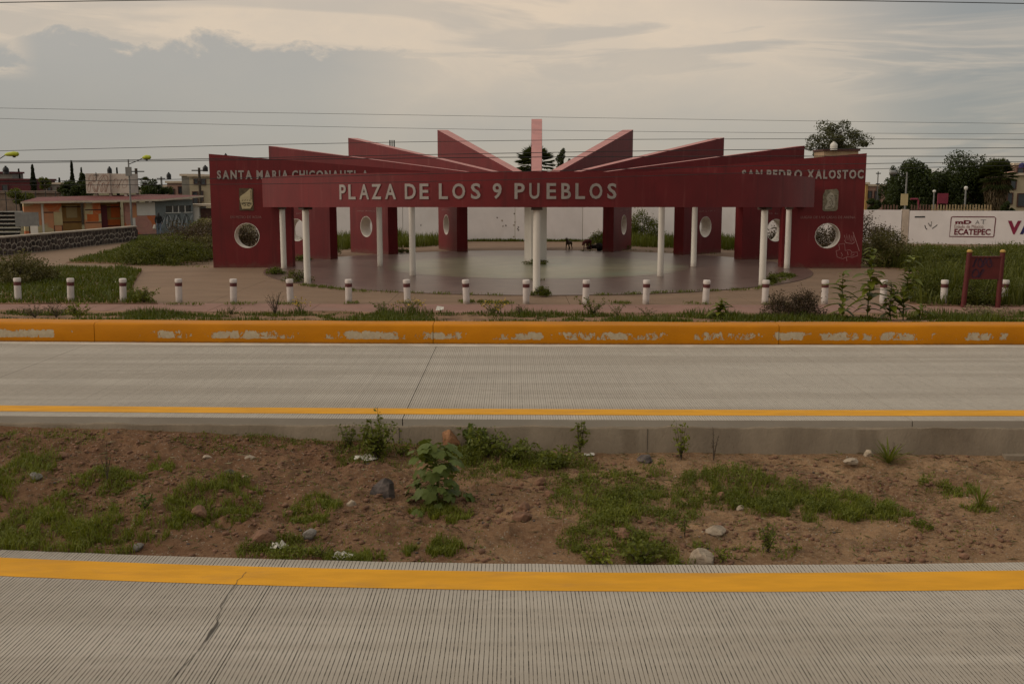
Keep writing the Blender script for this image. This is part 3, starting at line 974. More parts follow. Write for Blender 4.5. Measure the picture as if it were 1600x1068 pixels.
for deg in (225, 270, 315):
    a = math.radians(deg); mb = MB()
    c_ = (CX + 9.6 * math.cos(a), CY + 9.6 * math.sin(a), 3.13)
    mb.box(c_, (4.7, 0.25, 0.26), a); mb.build('tie_beam', M['red'], pav)

# ------------------------------------------------------------------ bollards
ORD = ['first', 'second', 'third', 'fourth', 'fifth', 'sixth', 'seventh', 'eighth', 'ninth', 'tenth', 'eleventh', 'twelfth', 'thirteenth', 'fourteenth', 'fifteenth', 'sixteenth', 'seventeenth', 'eighteenth']
BU = [29, 111, 193, 280, 365, 454, 545, 637, 729, 822, 915, 1009, 1102, 1195, 1288, 1379, 1474, 1567]
m1 = MB().lathe([(.105, 0), (.105, .52)], 18).mesh('post', M['bollard'], True)
m2 = MB().lathe([(.1085, .52), (.1085, .63)], 18).mesh('red_band', M['band'], True)
m3 = MB().lathe([(.105, .63), (.105, .645), (.115, .65), (.115, .735), (.10, .755)], 18).mesh('top', M['bollard'], True)
for k, u in enumerate(BU):
    p = gp(u, 474)
    y = yfar(p.x, 32.35) - 0.02
    b = empty('bollard', (p.x * y / p.y, y, 0.0), R.uniform(0, 6), 'white concrete bollard with a dark red band, %s of the row counted from the left' % ORD[k], 'bollard', 'bollards along the plaza front')
    b.rotation_euler = (R.uniform(-.04, .04), R.uniform(-.045, .045), R.uniform(0, 6))
    link('post', m1, b); link('red_band', m2, b); link('top', m3, b)

# ------------------------------------------------------------------ red park sign at the right
M['signred'] = mat('sign_red', (0.085, 0.012, 0.011), 0.65, 0.15, 3, stain=0.4, stain_col=(0.07, 0.015, 0.012))
M['knob'] = mat('knob_yellow', (0.33, 0.20, 0.05), .7, .15)
M['signgraf'] = mat('dark_spray', (0.035, 0.012, 0.025), 0.7, 0.2)
sp_ = gp(1534, 480)
sg = empty('park_sign', sp_, math.radians(-3), 'small red board on two posts with yellow knobs and dark graffiti', 'sign')
for k, (x0, x1, lean) in enumerate(((-0.56, -0.47, 0.02), (0.47, 0.51, 0.0))):
    mb = MB(); mb.tube([(x0, 0, 0), (x1, 0, 1.66)], 0.075, 10); mb.build('post', M['signred'], sg, True, True)
    mb = MB(); mb.lathe([(.04, 0), (.085, .02), (.085, .06), (.045, .10)], 12, (x1, 0, 1.655)); mb.build('post_knob', M['knob'], sg, True, True)
mb = MB(); mb.span(-.455, .455, -.04, .04, .86, 1.52); mb.build('board', M['signred'], sg, False, True)
mb = MB(); mb.span(-.44, .44, -.06, .06, 1.521, 1.555); mb.build('top_rail', M['signred'], sg, False, True)
strokes('graffiti', scrib(4, .55, .28, 4, 4.2) + [[(x - .1, z - .32) for x, z in l] for l in scrib(5, .4, .26, 2, 4.2)], 0.032, sg, M['signgraf'], Matrix.Translation((-.1, -.043, 1.36)))

# ------------------------------------------------------------------ white boundary wall with painted signs
bw = empty('boundary_wall', (15, 66, 0), 0, 'long whitewashed boundary wall behind the plaza with painted party slogans', 'wall')
def wy(X):
    return 68.4 - 0.13 * (X - 4) if X > 4 else 68.4 + 0.03 * (4 - X)
def wpanel(x0, x1, h, d=0.2, m_='wallwhite'):
    y0, y1 = wy(x0), wy(x1)
    MB().prism([(x0, y0), (x1, y1), (x1, y1 + d), (x0, y0 + d)], -0.1, h).build('wall_panel', M[m_], bw)
xs = [-17, -14.6, -7.2, 0.2, 4.63, 12, 19, 24.55]
for a, b in zip(xs[:-1], xs[1:]):
    wpanel(a + 0.015, b - 0.015, 2.5 if b < 13 else (2.3 if b < 20 else 2.1))
xs2 = [25.0, 32.0, 41, 50, 60]
for a, b in zip(xs2[:-1], xs2[1:]):
    wpanel(a + 0.012, b - 0.012, 2.06)
M['pilaster'] = mat('bare_pilaster', (0.42, 0.34, 0.27), 0.9, 0.12, 2, stain=0.5, stain_col=(0.2, 0.15, 0.12))
wpanel(24.57, 24.98, 2.14, 0.3, 'pilaster')
# where the tall panels step down at the right end of the plaza
def wallM(u, v):
    Y = 64.0
    for _ in range(5):
        p = at(u, v, Y); Y = wy(p.x)
    p = at(u, v, Y)
    return Matrix.Translation((p.x - 15, p.y - 66 - 0.004, p.z)) @ Matrix.Rotation(-math.atan(0.13), 4, 'Z')
SC_W = 65.0 / F
M['maroon'] = mat('maroon_letter', (0.115, 0.014, 0.022), 0.8, 0.2, 4)
M['faint'] = mat('faint_letter', (0.27, 0.17, 0.15), 0.8, 0.25, 6)
M['greylet'] = mat('grey_paint_letter', (0.20, 0.19, 0.19), 0.8, 0.25, 6)
M['blue'] = mat('blue_letter', (0.022, 0.02, 0.085), 0.8, 0.2, 4)
M['crim'] = mat('crimson_letter', (0.20, 0.016, 0.045), 0.8, 0.2, 4)
c = (1520, 355)
fr = [(-33, 15), (-31, 16), (31, 16), (33, 14), (32, -14), (31, -15), (-34, -14.5), (-33, 15)]
strokes('sign_frame', [[(x * SC_W, y * SC_W) for x, y in fr]], 0.06, bw, M['maroon'], wallM(*c))
for s_, u0, u1, v0, v1, m_, bd in (('mD', 1493, 1517, 344, 350, 'maroon', .05), ('A', 1524, 1530, 344, 350, 'greylet', .0), ('T', 1532, 1540, 343, 350, 'greylet', .0),
                                  ('Estado de México', 1492, 1535, 351, 356.5, 'faint', .0), ('ECATEPEC', 1492, 1546, 357.5, 367, 'maroon', .03),
                                  ('V', 1574, 1594, 345, 366, 'crim', .05), ('A', 1594, 1614, 345, 366, 'blue', .05)):
    link('painted_lettering', text_mesh('painted_lettering', s_, (u1 - u0) * SC_W, (v1 - v0) * SC_W, M[m_], 0.008, bd), bw, None, wallM((u0 + u1) / 2, v1))
M['soot'] = mat('black_spray', (0.03, 0.03, 0.028), 0.8, 0.2)
strokes('scrawl', [[(-.35, .05), (-.3, -.12), (-.2, -.22)], [(-.14, .18), (-.05, .0), (.06, .16), (.0, -.05)], [(.1, -.16), (.25, -.06), (.4, .08)], [(.02, .26), (.06, .20)]], .05, bw, M['soot'], wallM(1454, 353))
strokes('stain_line', [[(-.3, 0), (.32, .01)]], .09, bw, M['soot'], wallM(1437, 339))
# chips where the render has fallen off the middle panels
rr = random.Random(3)
for k in range(16):
    u, v = rr.uniform(760, 830), rr.gauss(350, 11)
    if k > 10:
        u, v = rr.choice((540, 640, 655, 905, 1000, 1140)) + rr.uniform(-8, 8), rr.uniform(335, 368)
    q = [(0.06 * rr.uniform(.4, 1.2) * math.cos(t), 0.06 * rr.uniform(.4, 1.3) * math.sin(t)) for t in np.arange(0, 6.2, 1.05)]
    Y = 68.4
    p = at(u, v, Y)
    plate('plaster_chip', bw, q, 0.006, M['cap'] if rr.random() < .4 else M['mortar'], Matrix.Translation((p.x - 15, wy(p.x) - 66 - .002, p.z)))

# ------------------------------------------------------------------ low volcanic stone wall at the left
sw0, sw1 = Vector((-27.3, 49.0, 0)), Vector((-24.75, 68.7, 0))
dvec = (sw1 - sw0); SL = dvec.length; SH = 0.93
sang = math.atan2(dvec.y, dvec.x)
sw = empty('stone_wall', sw0, sang, 'low dark volcanic stone wall with pale mortar beside the painted kiosk', 'wall')
MB().span(0, SL, 0.02, 0.42, -0.1, SH).build('mortar_core', M['mortar'], sw, False, True)
MB().span(-.03, SL + .03, -0.05, 0.46, SH + .002, SH + 0.07).build('coping', M['mortar'], sw, False, True)
rr = random.Random(21)
pts = []
nx_, nz_ = int(SL / 0.36), 3
for i in range(nx_):
    for j in range(nz_):
        pts.append((0.36 * (i + .5 + rr.uniform(-.34, .34) + (0.25 if j % 2 else -.25)), SH / nz_ * (j + .5 + rr.uniform(-.33, .33))))
for i, p in enumerate(pts):
    poly = [(p[0] - .45, 0.0), (p[0] + .45, 0.0), (p[0] + .45, SH), (p[0] - .45, SH)]
    for q in pts:
        if q is p or abs(q[0] - p[0]) > 1.0:
            continue
        mx, mz = (p[0] + q[0]) / 2, (p[1] + q[1]) / 2
        nx2, nz2 = q[0] - p[0], q[1] - p[1]
        out = []
        for k in range(len(poly)):
            a, b = poly[k], poly[(k + 1) % len(poly)]
            da = (a[0] - mx) * nx2 + (a[1] - mz) * nz2; db = (b[0] - mx) * nx2 + (b[1] - mz) * nz2
            if da <= 0:
                out.append(a)
            if da * db < 0:
                t = da / (da - db); out.append((a[0] + (b[0] - a[0]) * t, a[1] + (b[1] - a[1]) * t))
        poly = out
        if len(poly) < 3:
            break
    if len(poly) < 3:
        continue
    cx_ = sum(a[0] for a in poly) / len(poly); cz_ = sum(a[1] for a in poly) / len(poly)
    base = [(max(0.01, min(SL, cx_ + (a[0] - cx_) * 0.77)), cz_ + (a[1] - cz_) * 0.74) for a in poly]
    face = [(cx_ + (a[0] - cx_) * 0.64, cz_ + (a[1] - cz_) * 0.60) for a in poly]
    n_ = len(base); dp = rr.uniform(.004, .02)
    vs = [(a[0], 0.022, a[1]) for a in base] + [(a[0], -dp * .6, a[1]) for a in base] + [(a[0], -dp + rr.uniform(-.01, .01), a[1]) for a in face]
    fs = [tuple(range(2 * n_, 3 * n_))]
    for L_ in (0, n_):
        fs += [(L_ + k, L_ + (k + 1) % n_, L_ + n_ + (k + 1) % n_, L_ + n_ + k) for k in range(n_)]
    MB().add(vs, fs).build('stone', M['stone'], sw, False, True)

# ------------------------------------------------------------------ painted kiosk behind the stone wall
def mural_mat(name, cols, sc, seed):
    m_ = bpy.data.materials.new(name); m_.use_nodes = True
    t = NT(m_.node_tree); bs = t.t.nodes['Principled BSDF']; bs.inputs['Roughness'].default_value = 0.8
    tcn = t.n('ShaderNodeTexCoord').outputs['Object']
    wv = t.scale(tcn, (1, 0.2, 1), (seed, seed * .7, seed * 1.3))
    vo = t.n('ShaderNodeTexVoronoi', feature='F1'); vo.inputs['Scale'].default_value = sc
    ns = t.n('ShaderNodeTexNoise'); ns.inputs['Scale'].default_value = 0.9; t.l(wv, ns.inputs['Vector'])
    mxv = t.n('ShaderNodeMix', data_type='VECTOR'); mxv.inputs[0].default_value = 0.35
    t.l(wv, mxv.inputs[4]); t.l(ns.outputs['Color'], mxv.inputs[5])
    t.l(mxv.outputs[1], vo.inputs['Vector'])
    cr = t.n('ShaderNodeValToRGB'); cr.color_ramp.interpolation = 'CONSTANT'
    el = cr.color_ramp.elements
    while len(el) < len(cols):
        el.new(0.5)
    for k, c_ in enumerate(cols):
        el[k].position = k / len(cols); el[k].color = c_ + (1,)
    sx = t.n('ShaderNodeSeparateXYZ'); t.l(vo.outputs['Color'], sx.inputs[0]); t.l(sx.outputs[0], cr.inputs[0])
    ring = t.mr(t.math('FRACT', t.math('MULTIPLY', vo.outputs['Distance'], 3.1)), 0.86, 0.9, 0, 0.7)
    c_ = t.mix(ring, cr.outputs[0], cols[-1])
    t.l(t.mix(t.mr(t.noise(tcn, 2.0, 5), .4, .7, 0, .3), c_, (0.2, 0.15, 0.1)), bs.inputs['Base Color'])
    return m_
CREAM, OCH, ORG, PEA = (0.40, 0.32, 0.17), (0.30, 0.18, 0.06), (0.42, 0.10, 0.022), (0.44, 0.19, 0.085)
M['mur1'] = mural_mat('mural_cream', [CREAM, PEA, CREAM, ORG, CREAM, PEA], 1.25, 1.0)
M['mur2'] = mural_mat('mural_orange', [ORG, PEA, ORG, (0.36, 0.17, 0.13), (0.30, 0.12, 0.11)], 1.3, 4.0)
M['cream'] = mat('cream_wall', CREAM, .85, .08, 1.5, stain=.3, stain_col=(.3, .22, .12))
M['ochre'] = mat('ochre_wall', OCH, .85, .1, 1.5, stain=.3, stain_col=(.22, .14, .06))
M['orange'] = mat('orange_wall', ORG, .85, .1, 1.5)
M['doorred'] = mat('door_red', (0.075, 0.008, 0.010), .6, .1)
M['frame'] = mat('brown_frame', (0.06, 0.025, 0.02), .7, .2)
M['rooftop'] = mat('red_roof', (0.115, 0.030, 0.026), .8, .2, 1.2, stain=.4, stain_col=(.07, .03, .025))
M['fascia'] = mat('cream_fascia', (0.46, 0.38, 0.29), .8, .08, 2, stain=.3, stain_col=(.3, .22, .15))
M['greywall'] = mat('blue_grey_wall', (0.145, 0.16, 0.155), .85, .1, 1.2, stain=.4, stain_col=(.2, .2, .19))
M['white'] = mat('white_board', (0.52, 0.49, 0.44), .8, .05, 2)
KA, KB = Vector((at(38, 380, 73).x, 73, 0)), Vector((at(243, 380, 79).x, 79, 0))
kd = (KB - KA); KL = kd.length; ka = math.atan2(kd.y, kd.x)
kio = empty('kiosk', KA, ka, 'low flat-roofed kiosk painted with cream and orange mural', 'building')
KZ = 2.36
def ks_(u):
    lo, hi = -2.0, KL * 1.6
    for _ in range(40):
        m_ = (lo + hi) / 2; p = KA + kd.normalized() * m_
        if 800 + F * p.x / (p.y * CP + 2.3 * SP) < u:
            lo = m_
        else:
            hi = m_
    return lo
def kpanel(name, u0, u1, z0, z1, m_, y0=0.0, y1=0.25):
    return MB().span(ks_(u0), ks_(u1), y0, y1, z0, z1).build(name, M[m_], kio, False, True)
kpanel('mural_panel', 38, 64.8, 0, KZ, 'mur1'); kpanel('drainpipe', 65, 68, 0, KZ, 'white', -.06, .03)
kpanel('mural_panel', 68.1, 97, 0, KZ, 'mur1', .004, .25)
kpanel('wall_board', 84, 97.2, .82, 1.74, 'cream', -.03, .0)
kpanel('mural_panel', 133, 158, 0, KZ, 'mur1'); kpanel('mural_block', 136, 154, 1.05, 1.55, 'orange', -.012, 0)
kpanel('mural_panel', 195.2, 214, 0, KZ, 'mur2'); kpanel('mural_panel', 214.1, 243, 0, 1.37, 'mur2', .004, .25)
kpanel('white_board', 214.2, 242.7, 1.39, KZ, 'white', -.02, .25)
kpanel('recess_back', 96.8, 133.2, 0, KZ, 'ochre', .9, 1.0); kpanel('recess_back', 157.8, 195.4, 0, KZ, 'ochre', .9, 1.0)
kpanel('recess_panel', 110, 127, 1.3, 2.2, 'cream', .87, .9); kpanel('recess_panel', 180, 194, 1.25, 2.25, 'orange', .87, .9); kpanel('recess_panel', 170, 194, .45, 1.1, 'orange', .872, .899)
kpanel('door', 157.9, 170, 0, 2.2, 'doorred', .3, .38)
for u0, u1, z in ((97, 133, .95), (97, 133, 2.05), (133, 158, .92), (133, 158, 1.83), (68.2, 84, 1.7), (170, 195, .62), (170, 195, 2.0)):
    kpanel('painted_rail', u0, u1, z, z + .07, 'frame', -.016 if u0 in (133, 68.2) else .855, .003 if u0 in (133, 68.2) else .869)
for u in (84, 96.2):
    kpanel('painted_rail', u - .6, u + .6, 0 if u == 84 else .4, .8, 'frame', -.016, .003)
kpanel('notice', 205, 211, .62, 1.22, 'white', -.014, -.002)
# end wall with windows and sprayed letters, turning away to the right
KD = Vector((at(304, 380, 82.5).x, 82.5, 0)); ed = KD - KB; EL = ed.length; ea = math.atan2(ed.y, ed.x)
ew = empty('end_wall', kd.normalized() * 0 + Vector((KL, 0, 0)), ea - ka, parent=kio)
def eseg(name, a, b, z0, z1, m_, y0=0.0, y1=.2):
    return MB().span(a * EL, b * EL, y0, y1, z0, z1).build(name, M[m_], ew, False, True)
eseg('wall', 0.004, 1, 0, 1.55, 'greywall'); eseg('wall', 0.004, .30, 1.552, 2.06, 'greywall'); eseg('wall', .95, 1, 1.552, 2.06, 'greywall'); eseg('wall', 0.004, 1, 2.062, 2.52, 'greywall')
eseg('sill', .28, .66, 1.50, 1.56, 'white', -.06, -.001); eseg('sill', .74, .97, 1.50, 1.56, 'white', -.06, -.001)
for a, b in ((.30, .47), (.49, .62), (.64, .79), (.81, .95)):
    eseg('window_pane', a, b, 1.553, 2.06, 'glass', .08, .1); eseg('mullion', b, b + .02 if b < .95 else b + .0001, 1.555, 2.058, 'white', .02, .1)
M['spray'] = mat('grey_spray', (0.30, 0.31, 0.31), .8, .1)
strokes('graffiti', scrib(8, EL * .86, 1.15, 6, 4.6, 34), .05, ew, M['soot'], Matrix.Translation((EL * .54, -.002, .82)))
strokes('graffiti', scrib(18, EL * .86, 1.0, 6, 4.2, 34), .09, ew, M['spray'], Matrix.Translation((EL * .55, -.0, .85)), .002)
# roof slab, rising to the back
def roofp(x, y, z):
    return (x, y, z)
rp = [(-.2, -.55, KZ + .02), (KL + .35, -.55, KZ + .10)]
E2 = Vector((EL + .9, -.3, 0)); E2.rotate(Matrix.Rotation(ea - ka, 3, 'Z')); E2 = E2 + Vector((KL, 0, 0))
bk = [(E2.x, E2.y, 2.70), (E2.x - 3, E2.y + 3.5, 2.78), (2.6, 5.2, 2.62)]
ring = rp + bk
mb = MB(); n_ = len(ring)
mb.add([p for p in ring] + [(p[0], p[1], p[2] + .13) for p in ring], [tuple(range(n_))[::-1]] + [(k, (k + 1) % n_, n_ + (k + 1) % n_, n_ + k) for k in range(n_)], 0)
mb.add([(p[0], p[1], p[2] + .13) for p in ring], [tuple(range(n_))], 1)
mb.build('roof', [M['fascia'], M['rooftop']], kio, False, True)
# tank block on the roof: white box on stub legs, covered with scrawls
M['tankwhite'] = mat('tank_render', (0.43, 0.37, 0.31), .9, .1, 1, stain=.5, stain_col=(.30, .20, .15))
M['rustspray'] = mat('brown_spray', (0.23, 0.12, 0.085), .8, .2)
p0, p1 = at(135, 301, 81), at(202, 301, 81)
tb = empty('water_tank_box', (p0.x, 81, 2.80), 0, 'white scrawled rooftop water tank box on stub legs', 'water tank')
W_ = p1.x - p0.x; Z0, Z1 = at(170, 302, 81).z, at(170, 271, 81).z
MB().span(0, W_ * .56, 0, 2.0, Z0 - 2.8, Z1 - 2.8).build('box', M['tankwhite'], tb, False, True)
MB().span(W_ * .56 + .002, W_, .15, 2.0, Z0 - 2.8, Z1 - 2.82).build('box_wing', M['tankwhite'], tb, False, True)
for k in (.17, .5, .86):
    MB().span(W_ * k, W_ * k + .2, .2, .45, -.16, Z0 - 2.802).build('leg', M['tankwhite'], tb, False, True)
hT = Z1 - Z0
strokes('scrawl', scrib(31, W_ * .5, hT * .5, 5, 4.6, 30), .03, tb, M['rustspray'], Matrix.Translation((W_ * .28, -.002, Z0 - 2.8 + hT * .30)))
strokes('scrawl', scrib(33, W_ * .5, hT * .4, 4, 4.0, 30), .025, tb, M['rustspray'], Matrix.Translation((W_ * .30, -.002, Z0 - 2.8 + hT * .74)))
strokes('scrawl', scrib(35, W_ * .38, hT * .5, 3, 4.0, 30), .022, tb, M['rustspray'], Matrix.Translation((W_ * .78, .148, Z0 - 2.8 + hT * .5)))
strokes('cross_mark', [[(0, -.3), (0, .3)], [(-.2, .08), (.2, .08)]], .06, tb, M['soot'], Matrix.Translation((W_ * .25, -.003, Z0 - 2.8 + hT * .86)))


def water_tank(u, v0, v1, Y, wpx, m_, label, group=None):
    a, b = at(u, v1, Y), at(u, v0, Y); r_ = wpx * Y / F / 2; h = b.z - a.z
    mb = MB(); mb.lathe([(r_, 0), (r_, h * .25), (r_ * .96, h * .27), (r_, h * .3), (r_, h * .62), (r_ * .6, h * .84), (r_ * .35, h * .86), (r_ * .33, h)], 16, tuple(a))
    return top(mb, 'water_tank', M[m_], label, 'water tank', group, origin=tuple(a), smooth=True)
water_tank(171.5, 260, 272, 84, 7, 'black', 'black plastic water tank behind the scrawled box on the kiosk roof')

# side booth right of the kiosk
bp = gp(311, 361.5)
bo = empty('booth', (bp.x, bp.y, 0), 0, 'small grey-white booth with cream lower wall at the left of the pavilion', 'building')
bs_ = bp.y / F
MB().span(-18 * bs_, 1.5 * bs_, 0, 2, 0, 39 * bs_).build('wall', M['white'], bo, False, True)
MB().span(1.6 * bs_, 22 * bs_, .05, 2, 0, 20 * bs_).build('cream_wall', M['cream'], bo, False, True)
MB().span(1.6 * bs_, 22 * bs_, .3, 2, 20 * bs_ + .002, 35 * bs_).build('opening', M['frame'], bo, False, True)
MB().span(-19 * bs_, 24 * bs_, -.1, 2.1, 39 * bs_ + .002, 42 * bs_).build('roof', M['fascia'], bo, False, True)

# aluminium bleachers at the far left
bl0 = Vector((at(-84, 380, 58).x, 58, 0))
bl = empty('bleachers', bl0, math.radians(6), 'grey metal bleachers behind the stone wall at the left edge', 'bleachers')
M['alu'] = mat('aluminium', (0.30, 0.29, 0.26), .45, .2, 5, metal=.3, spec=.5, stain=.4, stain_col=(.12, .11, .09))
M['rust'] = mat('rust_panel', (0.12, 0.045, 0.03), .8, .3, 4)
for k in range(8):
    z = .55 + k * .22; ln = 3.85 - k * .10
    MB().span(0, ln, k * .42, k * .42 + .26, z, z + .05).build('seat_plank', M['alu'], bl, False, True)
    MB().span(0, ln - .05, k * .42 + .24, k * .42 + .27, z - .15, z - .002).build('riser', M['dark'], bl, False, True)
for x in (.3, 2.0, 3.45):
    mb = MB(); mb.tube([(x, .1, 0), (x, .1, .5)], .03, 6); mb.tube([(x, 3.1, 0), (x, 3.1, 2.05)], .03, 6); mb.tube([(x, .1, .5), (x, 3.1, 2.05)], .03, 6)
    mb.build('frame', M['dark'], bl, False, True)
MB().span(2.6, 3.9, -.15, -.11, .42, .85).build('rusty_panel', M['rust'], bl, False, True)
MB().span(3.2, 4.5, 1.6, 1.65, 1.3, 2.12).build('side_sheet', M['metal'], bl, False, True)
MB().span(4.15, 4.55, 1.2, 1.25, .6, 1.35).build('white_sheet', M['white'], bl, False, True)

# ------------------------------------------------------------------ houses far behind
def house(u0, u1, v0, v1, Y, m_, label, roof=None, wins=(), depth=7.0, rz=0.0, roofm='fascia', base=None):
    a, b = at(u0, v1, Y), at(u1, v0, Y)
    h = empty('house', (a.x, Y, 0), rz, label, 'house', 'houses beyond the plaza')
    W2 = b.x - a.x; zt = b.z
    k = Y / F
    # wall pieces leave real openings for the windows: columns split at window edges
    MB().span(0, W2, .12, depth, -.1, zt).build('wall', M[m_], h, False, True)
    for (wu0, wu1, wv0, wv1) in wins:
        x0, x1 = (wu0 - u0) * k, (wu1 - u0) * k; z0, z1 = at(u0, wv1, Y).z, at(u0, wv0, Y).z
        fw = MB(); t_ = .07
        fw.span(x0, x1, .0, .118, z0 - t_, z0); fw.span(x0, x1, .0, .118, z1, z1 + t_); fw.span(x0 - t_, x0, .0, .118, z0 - t_, z1 + t_); fw.span(x1, x1 + t_, .0, .118, z0 - t_, z1 + t_)
        fr_ = fw.build('window', M['frame' if m_ != 'brick' else 'white'], h, False, True)
        MB().span(x0 + .001, x1 - .001, .06, .117, z0 + .001, z1 - .001).build('pane', M['glass'], fr_, False, True)
    MB().span(-.15, W2 + .15, -.05, depth + .1, zt + .002, zt + .22).build('roof', M[roofm], h, False, True)
    return h
M['housered'] = mat('house_red', (0.085, 0.020, 0.022), .9, .15, .8)
M['housecream'] = mat('house_cream', (0.34, 0.28, 0.19), .9, .12, .8, stain=.4, stain_col=(.2, .16, .11))
M['housepink'] = mat('house_pink', (0.30, 0.19, 0.15), .9, .12, .8, stain=.4, stain_col=(.2, .14, .11))
M['housegrey'] = mat('house_grey', (0.19, 0.175, 0.15), .9, .15, .8, stain=.4, stain_col=(.12, .11, .09))
M['tower'] = mat('tower_tan', (0.30, 0.205, 0.13), .9, .12, .8)
M['brick'] = mat('block_wall', (0.17, 0.12, 0.09), .9, .2, 2.0)
house(-30, 46, 282, 306, 125, 'housered', 'dark red flat-roofed house at the far left', wins=[(4, 12, 289, 298)], roofm='housered')
house(-6, 18, 271, 281, 128, 'housegrey', 'small grey rooftop room above the dark red house', roofm='housered', depth=3)
house(68, 104, 288, 306, 120, 'housegrey', 'low grey house between the cypresses', wins=[(75, 80, 293, 300), (90, 96, 293, 300)])
house(-30, 92, 302, 325, 100, 'brick', 'low brown block wall and shed behind the bleachers', roofm='brick', depth=2)
house(232, 262, 292, 316, 118, 'housegrey', 'grey unfinished house right of the street lamp', wins=[(238, 244, 298, 306), (250, 256, 298, 306)])
house(262, 300, 286, 322, 112, 'housepink', 'pinkish block house behind the kiosk roof end', wins=[(268, 273, 296, 304), (280, 285, 292, 302)])
house(297, 330, 276, 322, 108, 'housecream', 'two-storey pale house just left of the pavilion', wins=[(302, 309, 300, 318), (313, 317, 299, 314), (305, 310, 280, 287), (316, 322, 280, 288)])
house(283, 300, 275, 277, 110, 'housegrey', 'thin concrete canopy slab beside the pale house', depth=4)
house(340, 420, 268, 330, 130, 'housegrey', 'grey house hidden behind the left fins', depth=5)
house(1352, 1392, 291, 326, 112, 'housepink', 'faded pink house right of the last fin wall', wins=[(1366, 1374, 299, 312), (1356, 1361, 299, 309)])
house(1352, 1357, 288, 326, 111, 'ochre', 'narrow ochre house edge right of the last fin wall', depth=3)
house(1562, 1640, 274, 322, 98, 'housecream', 'cream two-storey house at the right edge', wins=[(1574, 1581, 302, 318), (1590, 1604, 303, 322), (1577, 1585, 282, 295)])
house(1585, 1650, 258, 273, 102, 'housepink', 'set-back upper room on the cream house at the right edge', wins=[(1590, 1599, 263, 271)], depth=4)
house(1284, 1342, 236, 330, 118, 'tower', 'tan stair tower behind the right fin wall', depth=4, roofm='frame')
water_tank(1302.5, 221, 234.5, 118, 11, 'white', 'white water tank on the tan stair tower')
water_tank(9.5, 259, 272, 127, 9, 'black', 'black water tank on the dark red house at the far left')
water_tank(264, 269, 280, 118, 7, 'black', 'black water tank between the grey and pink houses')
water_tank(1573, 249, 262, 100, 9, 'black', 'black water tank beside the dead-skirted palm')
water_tank(1597, 254, 262, 101, 10, 'blue', 'dark blue water tank at the right edge')
water_tank(321, 258, 268, 108, 8, 'black', 'black water tank on the pale house left of the pavilion')
water_tank(353, 239.5, 250, 118, 6, 'black', 'black water tank peeping over the left fin wall')

# ------------------------------------------------------------------ lamps, poles, signs beyond the wall
def lamp_post(u, v0, v1, Y, head, label, box=None, arm_from=None, headm='lime', poleu=None):
    a = at(u, v1, Y); a.z = 0; t_ = at(u, v0, Y); k = Y / F
    e = empty('street_lamp', a, 0, label, 'street lamp', 'street lamps')
    mb = MB(); mb.tube([(0, 0, 0), (0, 0, t_.z)], [.085, .05], 8); mb.build('pole', M['metal'], e, True, True)
    hx, hv = head
    hz = at(hx, hv, Y); dx_ = hz.x - a.x
    mb = MB(); mb.tube([(0, 0, t_.z - .35), (dx_ * .5, 0, t_.z - .1), (dx_ * .8, 0, hz.z)], .028, 6); mb.build('arm', M['dark'], e, True, True)
    sg_ = 1 if dx_ > 0 else -1
    mb = MB(); mb.tube([(dx_ * .78, 0, hz.z), (dx_ * .84, 0, hz.z + .03), (dx_ * 1.0, 0, hz.z + .06), (dx_ * 1.0 + sg_ * .25, 0, hz.z + .05), (dx_ * 1.0 + sg_ * .32, 0, hz.z + .03)], [.06, .12, .17, .14, .05], 10)
    hd = mb.build('lamp_head', M[headm], e, True, True)
    mb = MB(); mb.lathe([(.05, -.16), (.12, -.1), (.13, -.02)], 10, (dx_ * 1.0, 0, hz.z - .02)); mb.build('lens', M['glass'], hd, True, True)
    if box:
        z0, z1, wd = box
        MB().box((.02, -.12, (z0 + z1) / 2), (wd, .12, z1 - z0)).build('panel_box', M['metal'], e, False, True)
    return e
k76 = 76 / F
lamp_post(207, 249, 370, 76, (229, 247), 'street lamp with lime head and grey box in front of the kiosk', (at(207, 275, 76).z, at(207, 261, 76).z, .42))
lamp_post(-34, 252, 370, 70, (22, 242), 'street lamp reaching in from the left edge with a lime head')
lamp_post(1411, 269, 380, 72, (1397, 271), 'plain grey street lamp among the dark trees at the right', headm='metal')
def pole(u, v0, v1, Y, r_, label, name='utility_pole', cross=None, cat='pole'):
    a = at(u, v1, Y); a.z = 0; t_ = at(u, v0, Y)
    e = empty(name, a, 0, label, cat)
    MB().tube([(0, 0, 0), (0, 0, t_.z)], [r_ * 1.25, r_], 8).build('shaft', M['bark' if r_ > .1 else 'metal'], e, True, True)
    if cross:
        for dz_, wd in cross:
            MB().box((0, -.08, t_.z - dz_), (wd, .1, .1)).build('crossarm', M['dark'], e, False, True)
    return e
pole(216, 263, 330, 100, .13, 'dark utility pole with crossarm behind the kiosk lamp', cross=[(.3, 1.6), (1.0, 1.1)])
e = pole(314, 262, 330, 95, .11, 'dark utility pole in front of the pale house', cross=[(.25, 1.3), (1.2, .9)])
pole(254, 276, 320, 112, .10, 'short dark utility pole beside the grey house', cross=[(.2, .9)])
pole(1369, 268, 330, 112, .06, 'thin antenna mast above the pink house', 'antenna_mast', [(.2, .5), (1.3, .4)], 'mast')
e = pole(1457, 301, 345, 78, .05, 'thin grey lamp post with a small head behind the white wall', 'lamp_post', None, 'lamp post')
MB().lathe([(.06, 0), (.13, .08), (.12, .16), (.04, .2)], 10, (0, 0, at(1457, 301, 78).z)).build('lamp_head', M['white'], e, True, True)
e = pole(1506, 296, 345, 78, .06, 'lamp post with a pale globe left of the skirted palm', 'lamp_post', None, 'lamp post')
